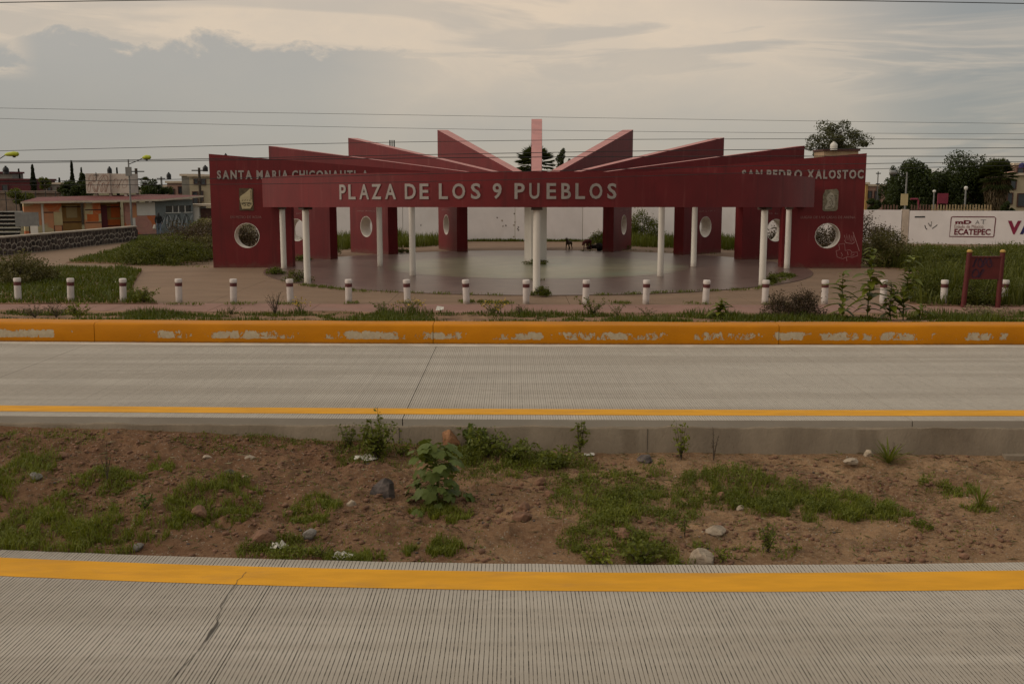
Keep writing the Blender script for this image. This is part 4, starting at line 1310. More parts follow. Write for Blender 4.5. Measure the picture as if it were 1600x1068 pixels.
MB().lathe([(.06, 0), (.13, .08), (.14, .2), (.07, .28)], 12, (0, 0, at(1506, 297, 78).z)).build('globe', M['white'], e, True, True)
# white notice board hanging from the grey lamp
p = at(1412.5, 321, 71.8)
mb = MB(); s_ = 71.8 / F; mb.box((p.x, p.y, p.z + 9 * s_), (11 * s_, .05, 18 * s_)); top(mb, 'notice_board', M['cream'], 'pale blank notice board fixed to the grey lamp pole', 'sign')
# mast antenna seen over the third fin
p = at(613, 240, 140)
e = empty('cell_antenna', (p.x, p.y, 0), 0, 'small mast antenna showing above the third left fin', 'antenna')
MB().tube([(0, 0, 0), (0, 0, p.z + .2)], .08, 6).build('mast', M['metal'], e, True, True)
for dx_ in (-.28, 0, .28):
    MB().box((dx_, -.1, p.z + 1.0), (.16, .12, 1.5)).build('antenna_panel', M['dark' if dx_ else 'metal'], e, False, True)
    MB().box((dx_ * .5, -.02, p.z + .5), (.05 + abs(dx_), .05, .05)).build('bracket', M['dark'], e, False, True)
# playground pieces
M['playred'] = mat('playground_red', (0.16, 0.018, 0.035), .6, .15)
a, b = at(1465, 318, 76), at(1482, 302, 76)
e = empty('play_tower', (a.x, 76, 0), 0, 'red playground panel tower behind the white wall', 'playground')
MB().span(0, b.x - a.x, 0, .06, a.z, b.z).build('panel', M['playred'], e, False, True)
for x in (.05, b.x - a.x - .05):
    MB().tube([(x, .1, 0), (x, .1, b.z - .05)], .05, 8).build('post', M['playred'], e, True, True)
a, b = at(1425, 311, 77), at(1437, 330, 77)
e = empty('swing_frame', (a.x, 77, 0), 0, 'red bent playground tube frame under the dark tree', 'playground')
MB().tube([(-.1, 0, a.z), (.42, 0, a.z), (b.x - a.x - .15, 0, a.z - .12), (b.x - a.x + .05, 0, 0)], .07, 8).build('tube', M['playred'], e, True, True)
# paling fences behind the white wall, every paling its own piece
M['paling'] = mat('cream_paling', (0.30, 0.22, 0.12), .8, .15, 3)
M['palered'] = mat('brown_paling', (0.13, 0.07, 0.05), .8, .15, 3)
for u0, u1, m_, lab in ((1456, 1550, 'paling', 'cream paling fence under the dark trees behind the white wall'), (1378, 1404, 'palered', 'short brown paling fence behind the white wall'), (1424, 1455, 'palered', 'brown paling fence left of the red play tower')):
    a, b = at(u0, 335, 75), at(u1, 335, 75); zt = at(u0, 319.5, 75).z
    e = empty('paling_fence', (a.x, 75, 0), 0, lab, 'fence')
    pm = MB().span(-.045, .045, 0, .03, 0.1, zt).mesh('paling', M[m_])
    x = 0
    while x < b.x - a.x:
        link('paling', pm, e, (x, 0, R.uniform(-.05, .02))); x += .21
    for z in (.5, zt - .4):
        MB().span(0, b.x - a.x, .035, .07, z, z + .06).build('rail', M[m_], e, False, True)
# wire-mesh fence posts at the far left
a, b = at(-5, 330, 90), at(92, 330, 90)
e = empty('mesh_fence', (a.x, 90, 0), 0, 'tall wire fence on thin posts left of the kiosk', 'fence')
x = 0
while x < b.x - a.x + .1:
    MB().tube([(x, 0, 0), (x, 0, at(0, 299, 90).z)], .035, 6).build('post', M['dark'], e, True, True); x += .86
for z in (at(0, 300, 90).z, at(0, 312, 90).z):
    MB().tube([(0, 0, z), (b.x - a.x, 0, z)], .02, 5).build('rail', M['dark'], e, True, True)

# ------------------------------------------------------------------ overhead cables along the road
WY = 27.5
CB = [([(-400, 12), (0, 4), (400, -1), (800, -3), (1250, 0), (1600, 6), (2000, 14)], .012, 'topmost black cable crossing the upper corners of the sky'),
      ([(-400, 160), (0, 169), (700, 180.5), (1200, 188.5), (1600, 193), (2000, 196)], .0045, 'thin cable, highest of the bundle above the pavilion'),
      ([(-400, 172), (0, 185), (400, 196), (800, 203), (1200, 207), (1600, 209.5), (2000, 210)], .0045, 'thin cable, second from the top above the pavilion'),
      ([(-400, 243), (0, 236), (300, 228.5), (700, 221), (1000, 218), (1600, 218), (2000, 219)], .007, 'thin cable, third from the top, just above the third fins'),
      ([(-400, 252), (0, 252), (300, 249), (700, 241), (1000, 236), (1300, 232.5), (1600, 231.5), (2000, 232)], .009, 'dark cable crossing the lamp heads at the left'),
      ([(-400, 259), (0, 255), (300, 250.5), (700, 246.5), (1000, 245), (1600, 244.5), (2000, 246)], .010, 'dark cable touching the tops of the outer fins'),
      ([(-400, 284), (0, 282.5), (300, 281), (700, 272), (1000, 262), (1300, 256), (1600, 254), (2000, 254)], .008, 'cable crossing the upper part of the fin walls'),
      ([(-400, 290), (0, 289.5), (300, 288), (800, 281), (1200, 270), (1380, 262), (1600, 259), (2000, 258)], .007, 'lowest cable, crossing the name beam')]
for pts_, r_, lab in CB:
    us = np.array([p[0] for p in pts_], float); vs_ = np.array([p[1] for p in pts_], float)
    path = []
    for u in range(-700, 2301, 60):
        # smooth interpolation through the sag
        co = np.polyfit(us, vs_, 4) if len(us) > 5 else np.polyfit(us, vs_, 3)
        uu = min(max(u, -400), 2000)
        path.append(at(u, float(np.polyval(co, uu)), WY))
    mb = MB(); mb.tube(path, r_, 5)
    top(mb, 'cable', M['cable'], lab, 'cable', 'overhead cables', smooth=True)

# ------------------------------------------------------------------ plants
LM = {
    'grass': leaf_mat('grass_leaf', (0.070, 0.084, 0.006), (0.128, 0.136, 0.016)),
    'lawn': leaf_mat('lawn_leaf', (0.044, 0.060, 0.003), (0.098, 0.112, 0.009)),
    'weed': leaf_mat('weed_leaf', (0.076, 0.092, 0.008), (0.148, 0.160, 0.020)),
    'bright': leaf_mat('bright_leaf', (0.108, 0.126, 0.008), (0.190, 0.200, 0.020)),
    'castor': leaf_mat('broad_leaf', (0.066, 0.092, 0.013), (0.105, 0.128, 0.022), 0.3),
    'dry': leaf_mat('dry_weed', (0.088, 0.078, 0.022), (0.145, 0.118, 0.038), 0.25),
    'brown': leaf_mat('brown_twigs', (0.065, 0.035, 0.022), (0.085, 0.06, 0.028), 0.2),
    'bush': leaf_mat('bush_leaf', (0.062, 0.074, 0.008), (0.118, 0.120, 0.018)),
    'tree': leaf_mat('tree_leaf', (0.016, 0.026, 0.006), (0.042, 0.058, 0.010), 0.3),
    'olive': leaf_mat('olive_leaf', (0.060, 0.064, 0.026), (0.095, 0.09, 0.038), 0.3),
    'cyp': leaf_mat('cypress_leaf', (0.010, 0.015, 0.006), (0.022, 0.028, 0.010), 0.15),
    'palm': leaf_mat('palm_leaf', (0.024, 0.034, 0.010), (0.052, 0.062, 0.016), 0.25),
    'skirt': leaf_mat('dead_frond', (0.085, 0.058, 0.028), (0.13, 0.09, 0.042), 0.2),
    'pale': leaf_mat('pale_bloom', (0.20, 0.165, 0.075), (0.28, 0.23, 0.12), 0.2),
    'flower': leaf_mat('yellow_flower', (0.45, 0.28, 0.02), (0.5, 0.33, 0.03), 0.2),
    'white': leaf_mat('white_flower', (0.42, 0.40, 0.33), (0.5, 0.48, 0.42), 0.2),
}


def blades(P, h, wd, lean=0.45, r=rng):
    """bent grass blades: P (n,3) feet, h and wd (n,)"""
    n = len(P); a = r.uniform(0, 2 * np.pi, n); L = lean * r.uniform(0.15, 1.0, n) * h
    d = np.stack([np.cos(a), np.sin(a)], 1); s = np.stack([-d[:, 1], d[:, 0]], 1)
    V = np.zeros((n, 5, 3))
    for q, (k, wk, lk) in enumerate(((0, 1, 0), (0, -1, 0), (.55, .75, .35), (.55, -.75, .35), (1, 0, 1))):
        V[:, q, :2] = P[:, :2] + s * (wd * wk / 2)[:, None] + d * (L * lk)[:, None]
        V[:, q, 2] = P[:, 2] + h * k * (1 - 0.12 * lk)
    b = np.arange(n)[:, None] * 5
    T = np.concatenate([b + [0, 1, 3], b + [0, 3, 2], b + [2, 3, 4]], 0)
    return V.reshape(-1, 3), T


def leaves(P, size, r=rng, flat=0.0, aspect=0.5, dirs=None):
    """diamond leaves with a fold, random attitude; flat>0 lays them level"""
    n = len(P)
    if dirs is None:
        dirs = r.normal(size=(n, 3)); dirs[:, 2] *= (1 - flat)
    dirs = dirs / (np.linalg.norm(dirs, axis=1, keepdims=True) + 1e-9)
    up = r.normal(size=(n, 3)) * (1 - flat) + np.array([0, 0, 1.0])
    s = np.cross(dirs, up); s /= (np.linalg.norm(s, axis=1, keepdims=True) + 1e-9)
    nn = np.cross(s, dirs)
    size = np.broadcast_to(np.asarray(size, float), (n,))[:, None]
    V = np.stack([P - dirs * size * .5, P + s * size * aspect * .5 + nn * size * .10, P + dirs * size * .5, P - s * size * aspect * .5 + nn * size * .10], 1)
    b = np.arange(n)[:, None] * 4
    T = np.concatenate([b + [0, 1, 2], b + [0, 2, 3]], 0)
    return V.reshape(-1, 3), T


class Veg:
    def __init__(s):
        s.V, s.T, s.n = [], [], 0
    def add(s, VT):
        V, T = VT
        s.V.append(V); s.T.append(T + s.n); s.n += len(V)
        return s
    def obj(s, name, m_, parent=None, origin=(0, 0, 0)):
        V = np.concatenate(s.V) - np.array(origin)
        o = link(name, tri_mesh(name, V, np.concatenate(s.T), m_), parent)
        if parent is None:
            o.location = origin
        return o


def in_poly(P, poly):
    x, y = P[:, 0], P[:, 1]; ins = np.zeros(len(P), bool); j = len(poly) - 1
    for i in range(len(poly)):
        xi, yi, xj, yj = poly[i][0], poly[i][1], poly[j][0], poly[j][1]
        c_ = ((yi > y) != (yj > y)) & (x < (xj - xi) * (y - yi) / (yj - yi + 1e-12) + xi)
        ins ^= c_; j = i
    return ins


def scatter(poly, n):
    a = np.array([(p[0], p[1]) for p in poly]); lo, hi = a.min(0), a.max(0); out = []
    while sum(map(len, out)) < n:
        P = rng.uniform(lo, hi, (n * 2, 2)); out.append(P[in_poly(P, poly)])
    return np.concatenate(out)[:n]


def nz(x, y, s=1.0, o=0.0):
    return np.array([mnoise.noise(Vector((a * s, b * s, o))) for a, b in zip(x, y)])


# --- lawns at the left, on raised soil beds
def bed(name, px, label, z=0.03):
    poly = [gp(u, v) for u, v in px]
    mb = MB(); mb.prism([(p.x, p.y) for p in poly], -0.1, z)
    top(mb, name, M['soil'], label, 'ground', kind='structure')
    return [(p.x, p.y) for p in poly]
L1 = bed('lawn_bed', [(-250, 475.5), (247, 475), (205, 453), (212, 438), (222, 423), (190, 419.5), (80, 421), (-30, 417), (-250, 417)], 'soil bed of the lower left lawn')
L2 = bed('lawn_bed', [(103, 410.5), (185, 412.5), (250, 415.5), (300, 410), (331, 405), (345, 372), (300, 367), (215, 371), (190, 389), (140, 401)], 'soil bed of the left lawn and bush')
R1 = bed('weed_bed', [(1358, 418), (1400, 420), (1440, 425), (1468, 436), (1462, 447), (1430, 462), (1410, 472), (1440, 478), (1900, 482), (1900, 398), (1440, 393), (1352, 396)], 'soil bed under the tall weeds at the right')
v = Veg()
for poly, n, h0 in ((L1, 26000, .24), (L2, 15000, .26)):
    P = scatter(poly, n); m = nz(P[:, 0], P[:, 1], .9)
    hh = h0 * (0.55 + 0.7 * np.clip(m + .35, 0, 1.2)) * rng.uniform(.6, 1.2, n)
    v.add(blades(np.c_[P, np.full(n, .03)], hh, rng.uniform(.02, .045, n), .7))
tag(v.obj('lawn_grass', LM['lawn']), 'short weedy green grass on the lawns at the left', 'grass', kind='stuff')
v = Veg()
P = scatter(L1, 120); v.add(leaves(np.c_[P, rng.uniform(.16, .30, 120)], .045, flat=.6, aspect=.9))
P = scatter(R1, 220); v.add(leaves(np.c_[P, rng.uniform(.3, .9, 220)], .05, flat=.6, aspect=.9))
tag(v.obj('small_flowers', LM['white']), 'tiny white wildflowers in the lawns and weeds', 'flowers', kind='stuff')

# --- tall grass between the paving and the boundary wall, curving round the back of the pavilion
n = 60000
P = np.c_[rng.uniform(-24, 34, n), rng.uniform(54, 69.5, n)]
rr_ = np.hypot(P[:, 0] - CX, P[:, 1] - CY)
wyv = np.array([wy(x) for x in P[:, 0]])
inner = 16.6 + 0.8 * nz(P[:, 0], P[:, 1], .35)
cen = np.abs(P[:, 0] - 1.8) < 5.2
ok = (P[:, 1] < wyv - .08) & (rr_ > inner) & ~(cen & (P[:, 1] < wyv - .45)) & (P[:, 0] > -12.5) & (P[:, 0] < 15)
P = P[ok]; cen = cen[ok]; n = len(P)
hh = np.where(cen, .28, 1.0) * (0.75 + .5 * nz(P[:, 0], P[:, 1], .6, 4)) * rng.uniform(.55, 1.15, n)
v = Veg().add(blades(np.c_[P, np.zeros(n)], hh, rng.uniform(.03, .06, n), .35))
X = rng.uniform(-3.6, 7.2, 2600); Y = np.array([wy(x) for x in X]) - rng.uniform(.05, .5, 2600)
v.add(blades(np.c_[X, Y, np.zeros(2600)], rng.uniform(.08, .26, 2600) * (1 + .5 * nz(X, Y, 1.2, 3)), rng.uniform(.02, .05, 2600), .6))
tag(v.obj('tall_grass', LM['grass']), 'tall green grass along the foot of the white boundary wall', 'grass', kind='stuff')
# --- weeds at the right
n = 42000
P = scatter(R1, n); dens = nz(P[:, 0], P[:, 1], .45, 2)
far_ = np.clip((58 - P[:, 1]) / 14, .42, 1)
hh = np.clip(.95 + 1.2 * dens, .25, 1.9) * rng.uniform(.5, 1.15, n) * far_
v = Veg().add(blades(np.c_[P, np.full(n, .02)], hh, rng.uniform(.025, .06, n), .5))
nl = 30000
P = scatter(R1, nl); dens = nz(P[:, 0], P[:, 1], .45, 2)
v.add(leaves(np.c_[P, rng.uniform(.05, 1, nl) * np.clip(.9 + 1.2 * dens, .2, 1.8) * np.clip((58 - P[:, 1]) / 14, .42, 1)], rng.uniform(.06, .13, nl)))
tag(v.obj('tall_weeds', LM['bush']), 'rank green and brownish weeds filling the ground at the right', 'weeds', kind='stuff')

# --- verge grass behind the kerb
n = 60000
n = 60000; X = rng.uniform(-22, 22, n); t = rng.beta(2.2, 1.6, n); Y = np.array([yfar(x, 25.0) for x in X]) + t * 5.0
den = nz(X, Y, .45, 6) + .6 * nz(X, Y, 1.6, 3)
ok = (den > -.08) & (Y < 29.9 + .35 * nz(X, Y * 0, .8, 9))
X, Y, den = X[ok], Y[ok], den[ok]; n = len(X)
Z = np.array([zverge(a, b) for a, b in zip(X, Y)])
hh = (.07 + .26 * np.clip(den - .05, 0, 1)) * rng.uniform(.6, 1.4, n)
v = Veg().add(blades(np.c_[X, Y, Z], hh, rng.uniform(.012, .03, n), .7))
tag(v.obj('verge_grass', LM['lawn']), 'short ragged grass on the verge behind the yellow kerb', 'grass', kind='stuff')


def stalk_weed(name, base, h, label, lm, n_st=6, spread=.25, leaf=.08, n_leaf=120, flower=None, cat='weed', leafy=.25, twigm='bark', flat=.3, aspect=.45):
    """weed of thin stems with leaves along them"""
    e = empty(name, base, 0, label, cat)
    st = MB(); LP = []; FP = []
    for k in range(n_st):
        a = R.uniform(0, 6.28); sp = spread * R.uniform(.3, 1); hk = h * R.uniform(.6, 1.0) if k else h
        if k == 0:
            sp *= .25
        pts_ = [Vector((sp * math.cos(a) * (t ** 1.3) + .02 * mnoise.noise(Vector((t * 4, k, 0))), sp * math.sin(a) * (t ** 1.3), hk * t)) for t in (0, .25, .5, .75, 1.0)]
        st.tube(pts_, [.007 * h + .003, .006 * h + .002, .005 * h + .002, .004 * h + .0015, .002], 5)
        for q in range(max(3, n_leaf // n_st)):
            t = leafy + (1 - leafy) * R.random() ** .9; i = min(3, int(t * 4)); f_ = t * 4 - i
            p_ = pts_[i].lerp(pts_[i + 1], f_); LP.append(p_ + Vector((R.gauss(0, leaf * .6), R.gauss(0, leaf * .6), R.gauss(0, leaf * .2))))
        FP.append(pts_[-1])
    link('stems', st.mesh('stems', M[twigm] if twigm in M else LM[twigm]), e)
    V_ = Veg().add(leaves(np.array([tuple(p_) for p_ in LP]), rng.uniform(leaf * .6, leaf * 1.35, len(LP)), flat=flat, aspect=aspect))
    V_.obj('foliage', LM[lm], e)
    if flower:
        F_ = []
        for p_ in FP:
            for q in range(5):
                F_.append(tuple(p_ + Vector((R.gauss(0, .05), R.gauss(0, .05), R.gauss(0, .04)))))
        Veg().add(leaves(np.array(F_), .05, flat=.5, aspect=.9)).obj('flowers', LM[flower], e)
    return e


def big_leaf(L, W, droop=.25):
    """one shaped, folded and drooping leaf blade along +x"""
    prof = [(0, .02), (.12, .55), (.3, .95), (.5, 1.0), (.7, .78), (.88, .38), (1.0, .02)]
    vs, fs = [], []
    for i, (t, wv) in enumerate(prof):
        z = -droop * L * t * t
        vs += [(t * L, wv * W / 2, z + .12 * wv * W), (t * L, 0, z), (t * L, -wv * W / 2, z + .12 * wv * W)]
        if i:
            b = 3 * i
            fs += [(b - 3, b - 2, b + 1, b), (b - 2, b - 1, b + 2, b + 1)]
    return vs, fs


def verge_pt(u, v_):
    p_ = gp(u, v_, .1)
    for _ in range(5):
        p_ = gp(u, v_, zverge(p_.x, p_.y))
    return p_


# tall leafy plants on the verge at the right, each leaf a piece of its own
def tall_plant(u, vb, vt, label, nl, ls=.22, lean=0.0):
    b = verge_pt(u, vb); h = at(u, vt, b.y).z - b.z
    e = empty('leafy_plant', b, R.uniform(0, 6), label, 'plant')
    path = [Vector((lean * t * t + .03 * math.sin(t * 5), .02 * math.cos(t * 4), h * t)) for t in np.linspace(0, 1, 9)]
    MB().tube(path, [.018 - .0014 * k for k in range(9)], 6).build('stem', LM['castor'], e, True, True)
    meshes = []
    for q in range(4):
        vs, fs = big_leaf(ls * (1 + .2 * q), ls * .50 * (1 + .15 * q), .2 + .12 * q); meshes.append(MB().add(vs, fs).mesh('leaf', LM['weed' if q % 2 else 'bright'], True))
    for k in range(nl):
        t = .10 + .9 * (k / nl) ** .85; i = min(7, int(t * 8)); p_ = path[i].lerp(path[i + 1], t * 8 - i)
        a = k * 2.4 + R.uniform(-.4, .4); sc = R.uniform(.6, 1.1) * (1.0 if t < .7 else .65)
        link('leaf', meshes[k % 4], e, None, Matrix.Translation(p_) @ Matrix.Rotation(a, 4, 'Z') @ Matrix.Rotation(-R.uniform(-.1, .75), 4, 'Y') @ Matrix.Scale(sc, 4))
    return e
tall_plant(1315, 499, 425, 'slender leafy plant, leftmost of the tall ones on the verge at the right', 38, .34)
tall_plant(1356, 500, 386, 'tallest leafy plant on the verge in front of the right fin wall', 70, .36)
tall_plant(1412, 500, 399, 'tall branching leafy plant right of the tallest one on the verge', 66, .34, -.15)
tall_plant(1392, 500, 440, 'bushy yellowing leafy plant between the two tallest on the verge', 56, .30, .1)
tall_plant(1125, 498, 466, 'small pale green plant on the verge, alone behind the kerb', 30, .3)
tall_plant(1437, 498, 476, 'low leafy sprout at the right of the tall verge plants', 24, .24)

def verge_weed(u, vb, vt, lab, lm, **kw):
    b = verge_pt(u, vb); h = max(.2, at(u, vt, b.y).z - b.z)
    return stalk_weed('verge_weed', b, h, lab, lm, **kw)
verge_weed(1525, 498, 478, 'pale cream flowering weed below the red sign', 'pale', n_st=26, spread=.6, leaf=.06, n_leaf=700, leafy=.55)
verge_weed(1562, 499, 480, 'pale cream weed at the foot of the last bollard', 'pale', n_st=18, spread=.5, leaf=.06, n_leaf=400, leafy=.55)
verge_weed(430, 492, 455, 'thin brownish weed on the verge below the sixth bollard', 'brown', n_st=16, spread=.35, leaf=.045, n_leaf=220)
verge_weed(640, 490, 466, 'yellow-flowered weed below the eighth bollard', 'grass', n_st=16, spread=.5, leaf=.05, n_leaf=220, flower='flower')
verge_weed(600, 492, 471, 'dark green weed clump left of the yellow-flowered one', 'weed', n_st=16, spread=.5, leaf=.06, n_leaf=300)
verge_weed(470, 489, 466, 'yellow-flowered weed just right of the sixth bollard', 'dry', n_st=10, spread=.3, leaf=.05, n_leaf=120, flower='flower')
verge_weed(770, 490, 470, 'green weed clump below the ninth bollard', 'grass', n_st=16, spread=.5, leaf=.06, n_leaf=260, flower='flower')
verge_weed(925, 493, 462, 'leafy weed clump just right of the eleventh bollard', 'weed', n_st=18, spread=.55, leaf=.07, n_leaf=320)
verge_weed(965, 494, 474, 'small green weed right of the eleventh bollard clump', 'grass', n_st=10, spread=.35, leaf=.05, n_leaf=150)
verge_weed(812, 492, 474, 'thin dry weed left of the tenth bollard foot', 'brown', n_st=9, spread=.3, leaf=.045, n_leaf=100)
verge_weed(55, 496, 474, 'brown twiggy weed on the verge at the far left', 'brown', n_st=16, spread=.6, leaf=.05, n_leaf=240)
verge_weed(88, 496, 472, 'brown twiggy weed below the second bollard', 'brown', n_st=16, spread=.6, leaf=.05, n_leaf=240)
verge_weed(122, 499, 470, 'bright green leafy weed below the second bollard', 'bright', n_st=14, spread=.45, leaf=.09, n_leaf=260)
verge_weed(360, 491, 476, 'low dry weed below the fifth bollard', 'dry', n_st=10, spread=.4, leaf=.045, n_leaf=120)
verge_weed(1010, 494, 478, 'low dry weed below the twelfth bollard', 'dry', n_st=9, spread=.35, leaf=.045, n_leaf=100)
verge_weed(225, 473, 448, 'leafy green weed clump by the third bollard', 'weed', n_st=18, spread=.7, leaf=.09, n_leaf=420)


# --- bushes
def bush(name, b, rx, ry, h, label, lm, n, leaf=.09, cat='bush'):
    e = empty(name, b, 0, label, cat)
    st = MB()
    for k in range(10):
        a = R.uniform(0, 6.28); st.tube([(0, 0, 0), (rx * .35 * math.cos(a), ry * .35 * math.sin(a), h * .45), (rx * .7 * math.cos(a), ry * .7 * math.sin(a), h * R.uniform(.6, .9))], [.02, .012, .005], 5)
    link('stems', st.mesh('stems', M['bark']), e)
    nc = 46
    th = rng.uniform(0, 2 * np.pi, nc); rad = np.sqrt(rng.uniform(0, 1, nc))
    C = np.c_[rx * rad * np.cos(th), ry * rad * np.sin(th), h * (1 - .75 * rad ** 2) * rng.uniform(.25, 1.0, nc)]
    idx = rng.integers(0, nc, n)
    P = C[idx] + rng.normal(size=(n, 3)) * np.array([rx * .13, ry * .13, h * .10]); P[:, 2] = np.clip(P[:, 2], .02, None)
    Veg().add(leaves(P, rng.uniform(leaf * .6, leaf * 1.3, n))).obj('foliage', LM[lm], e)
    return e
for du, lab in ((1222, 'brown dry bushy weed on the verge, left half of a pair'), (1256, 'brown dry bushy weed on the verge, right half of a pair')):
    b = verge_pt(du, 497); bush('verge_weed', b, .55, .45, .78, lab, 'brown', 3800, .055, 'weed')
b = gp(28, 444); bush('bush', b, 1.35, 1.2, 1.15, 'brownish green bush at the left edge of the lower lawn', 'dry', 7000)
b = gp(-30, 440); bush('bush', b, 1.3, 1.2, 1.2, 'dark bush half outside the left edge of the picture', 'bush', 5000)
b = gp(262, 410); bush('bush', b, 1.9, 2.2, 1.35, 'large round green bush left of the first fin wall', 'bush', 13000, .1)
b = gp(215, 407); bush('bush', b, 1.1, 1.2, .95, 'smaller green bush on the left flank of the large one', 'bush', 6000, .1)
b = gp(316, 404); bush('bush', b, 1.1, 1.2, 1.15, 'brownish bush against the first fin wall', 'dry', 6000, .1)
b = gp(322, 384); bush('bush', b, 1.4, 1.2, 1.5, 'green bush in front of the small booth', 'bush', 7000, .1)
b = gp(1378, 416); bush('bush', b, 1.5, 1.5, 1.6, 'tall brownish bush right of the last fin wall', 'dry', 8000, .1)
b = gp(1447, 468); bush('bush', b, .75, .7, .85, 'dark bush beside the seventeenth bollard', 'bush', 5000, .07)
b = gp(1500, 440); bush('bush', b, 1.6, 1.5, 1.3, 'green weedy bush behind the red sign', 'bush', 8000, .09)
b = gp(1590, 440); bush('bush', b, 1.6, 1.5, 1.4, 'dark green bush at the right edge behind the sign', 'bush', 8000, .09)
b = gp(1535, 480) + Vector((0, .5, 0)); bush('bush', b, .75, .5, .75, 'dark low bush between the posts of the red sign', 'bush', 5000, .06)
b = gp(1440, 410); bush('bush', b, 1.7, 1.5, .8, 'pale green weedy bush in front of the white wall', 'grass', 7000, .1)
b = gp(1575, 402); bush('bush', b, 1.8, 1.2, .7, 'thin dark bush under the painted sign on the wall', 'bush', 5000, .1)
for X_, Y_, lab in ((-15.6, 57.5, 'brown bush seen through the left porthole'), (-18.5, 60.5, 'brown bush behind the first fin wall'), (18.8, 56.5, 'brown bush seen through the right porthole'), (16.5, 59.5, 'brown bush behind the last fin wall')):
    bush('bush', Vector((X_, Y_, 0)), 2.0, 1.6, 1.9, lab, 'brown', 7000, .12)
b = Vector((8.3, 66.3, 0)); bush('bush', b, 1.3, .8, 1.9, 'feathery green bush against the boundary wall', 'grass', 6000, .11)
b = gp(935, 385); bush('bush', b, .7, .6, .9, 'low green clump left of the sixth fin', 'grass', 3000, .09)
for u, v_, r_, h, lab in ((838, 412.5, .6, .26, 'low dark grass tuft at the foot of the centre pillar'), (1222, 432, .5, .2, 'grass tuft on the terrazzo edge at the right'),
                          (467, 440, .55, .5, 'grass tuft on the terrazzo edge beside the left front column'), (430, 428, .4, .3, 'small tuft at the left tip of the terrazzo floor'),
                          (575, 393, .6, .5, 'small shrub at the foot of the third fin'), (627, 395, .5, .3, 'tuft beside the inner end of the third fin'), (518, 398, .5, .7, 'shrub at the inner end of the second fin'),
                          (470, 407, .5, .3, 'tuft at the foot of the second fin'), (972, 389, .5, .45, 'tuft at the foot of the sixth fin'), (845, 462, .3, .35, 'tuft at the foot of the front middle column'), (1205, 442, .3, .35, 'tuft at the foot of the right front column')):
    bush('grass_tuft', gp(u, v_, .03), r_, r_ * .7, h, lab, 'grass' if h > .3 else 'weed', 900, .07, 'grass tuft')
# creeping weeds in the paving joints and at bollard feet
v = Veg()
for u0, v0, u1, v1, n in ((470, 445, 560, 455, 900), (560, 455, 800, 462, 500), (930, 461, 1180, 452, 800), (1180, 452, 1240, 432, 500), (720, 471, 800, 474, 900), (430, 475, 470, 475, 200), (260, 475, 320, 476, 200), (350, 475, 400, 475, 200),
                          (540, 474, 560, 474, 120), (960, 473, 985, 474, 250), (1070, 474, 1110, 475, 160), (1195, 476, 1240, 475, 150), (620, 474, 660, 475, 160), (905, 392, 1000, 391, 200), (1010, 393, 1130, 397, 260), (830, 438, 850, 438, 80), (250, 414, 330, 418, 150)):
    a, b = gp(u0, v0, .03), gp(u1, v1, .03); t = rng.uniform(0, 1, n)
    P = np.array(a)[None] * (1 - t)[:, None] + np.array(b)[None] * t[:, None] + np.c_[rng.normal(0, .05, n), rng.normal(0, .13, n), np.zeros(n)]
    ok = np.sin(t * 37) + rng.normal(0, .6, n) > -.1
    v.add(blades(P[ok], rng.uniform(.04, .13, ok.sum()), rng.uniform(.015, .03, ok.sum()), .9))
tag(v.obj('joint_weeds', LM['weed']), 'low weeds creeping along the paving joints and bollard feet', 'weeds', kind='stuff')

# ------------------------------------------------------------------ trees
def tree(u, vt, vb, Y, wpx, label, lm, n, leaf=.22, blobs=24, trunk_frac=.35, cl=.17, sparse=1.0, vbase=None):
    """crown between rows vt and vb, wpx wide; trunk to the ground"""
    k = Y / F; zt, zb = at(u, vt, Y).z, at(u, vb, Y).z
    b = at(u, 300, Y); b.z = 0
    e = empty('tree', b, 0, label, 'tree', 'trees beyond the plaza')
    rx = wpx * k / 2; rz = (zt - zb) / 2; zc = (zt + zb) / 2
    nc = blobs
    d = rng.normal(size=(nc, 3)); d /= np.linalg.norm(d, axis=1, keepdims=True)
    rad = rng.uniform(.35, .86, nc)[:, None]
    C = d * rad * np.array([rx, rx * .8, rz]) + np.array([0, 0, zc])
    tr = MB(); tr.tube([(0, 0, 0), (.1, 0, zb * .6), (.0, .1, zc - rz * .3)], [.05 * rx + .12, .04 * rx + .08, .03 * rx + .05], 8)
    for q in range(min(nc, 16)):
        c_ = C[q]; tr.tube([(0, .05, zb + (zc - zb) * R.uniform(.2, .8)), tuple(c_ * np.array([.5, .5, 1]) + np.array([0, 0, -.2 * rz])), tuple(c_)], [.04 * rx + .03, .03, .012], 5)
    link('trunk', tr.mesh('trunk', M['bark'], True), e)
    idx = rng.integers(0, nc, n)
    bl = rng.uniform(.6, 1.35, nc)[idx][:, None]
    g_ = rng.normal(size=(n, 3)); g_ /= np.linalg.norm(g_, axis=1, keepdims=True); g_ *= rng.uniform(.2, 1, n)[:, None] ** .5
    P = C[idx] + g_ * bl * np.array([rx, rx, rz * 1.15]) * cl * 1.7
    Veg().add(leaves(P, rng.uniform(leaf * .6, leaf * 1.35, n))).obj('crown', LM[lm], e)
    return e
tree(1307, 185, 256, 128, 112, 'open-crowned tree behind the right end of the pavilion', 'olive', 7000, .26, 34, cl=.125)
tree(1425, 246, 342, 86, 92, 'dark round tree behind the white wall, left of the two', 'tree', 15000, .2, 46, cl=.19)
tree(1392, 262, 335, 90, 34, 'narrow dark tree at the left flank of the round one', 'tree', 4500, .18, 18, cl=.2)
tree(1512, 238, 342, 86, 112, 'dark broad tree behind the painted wall sign', 'tree', 17000, .2, 50, cl=.19)
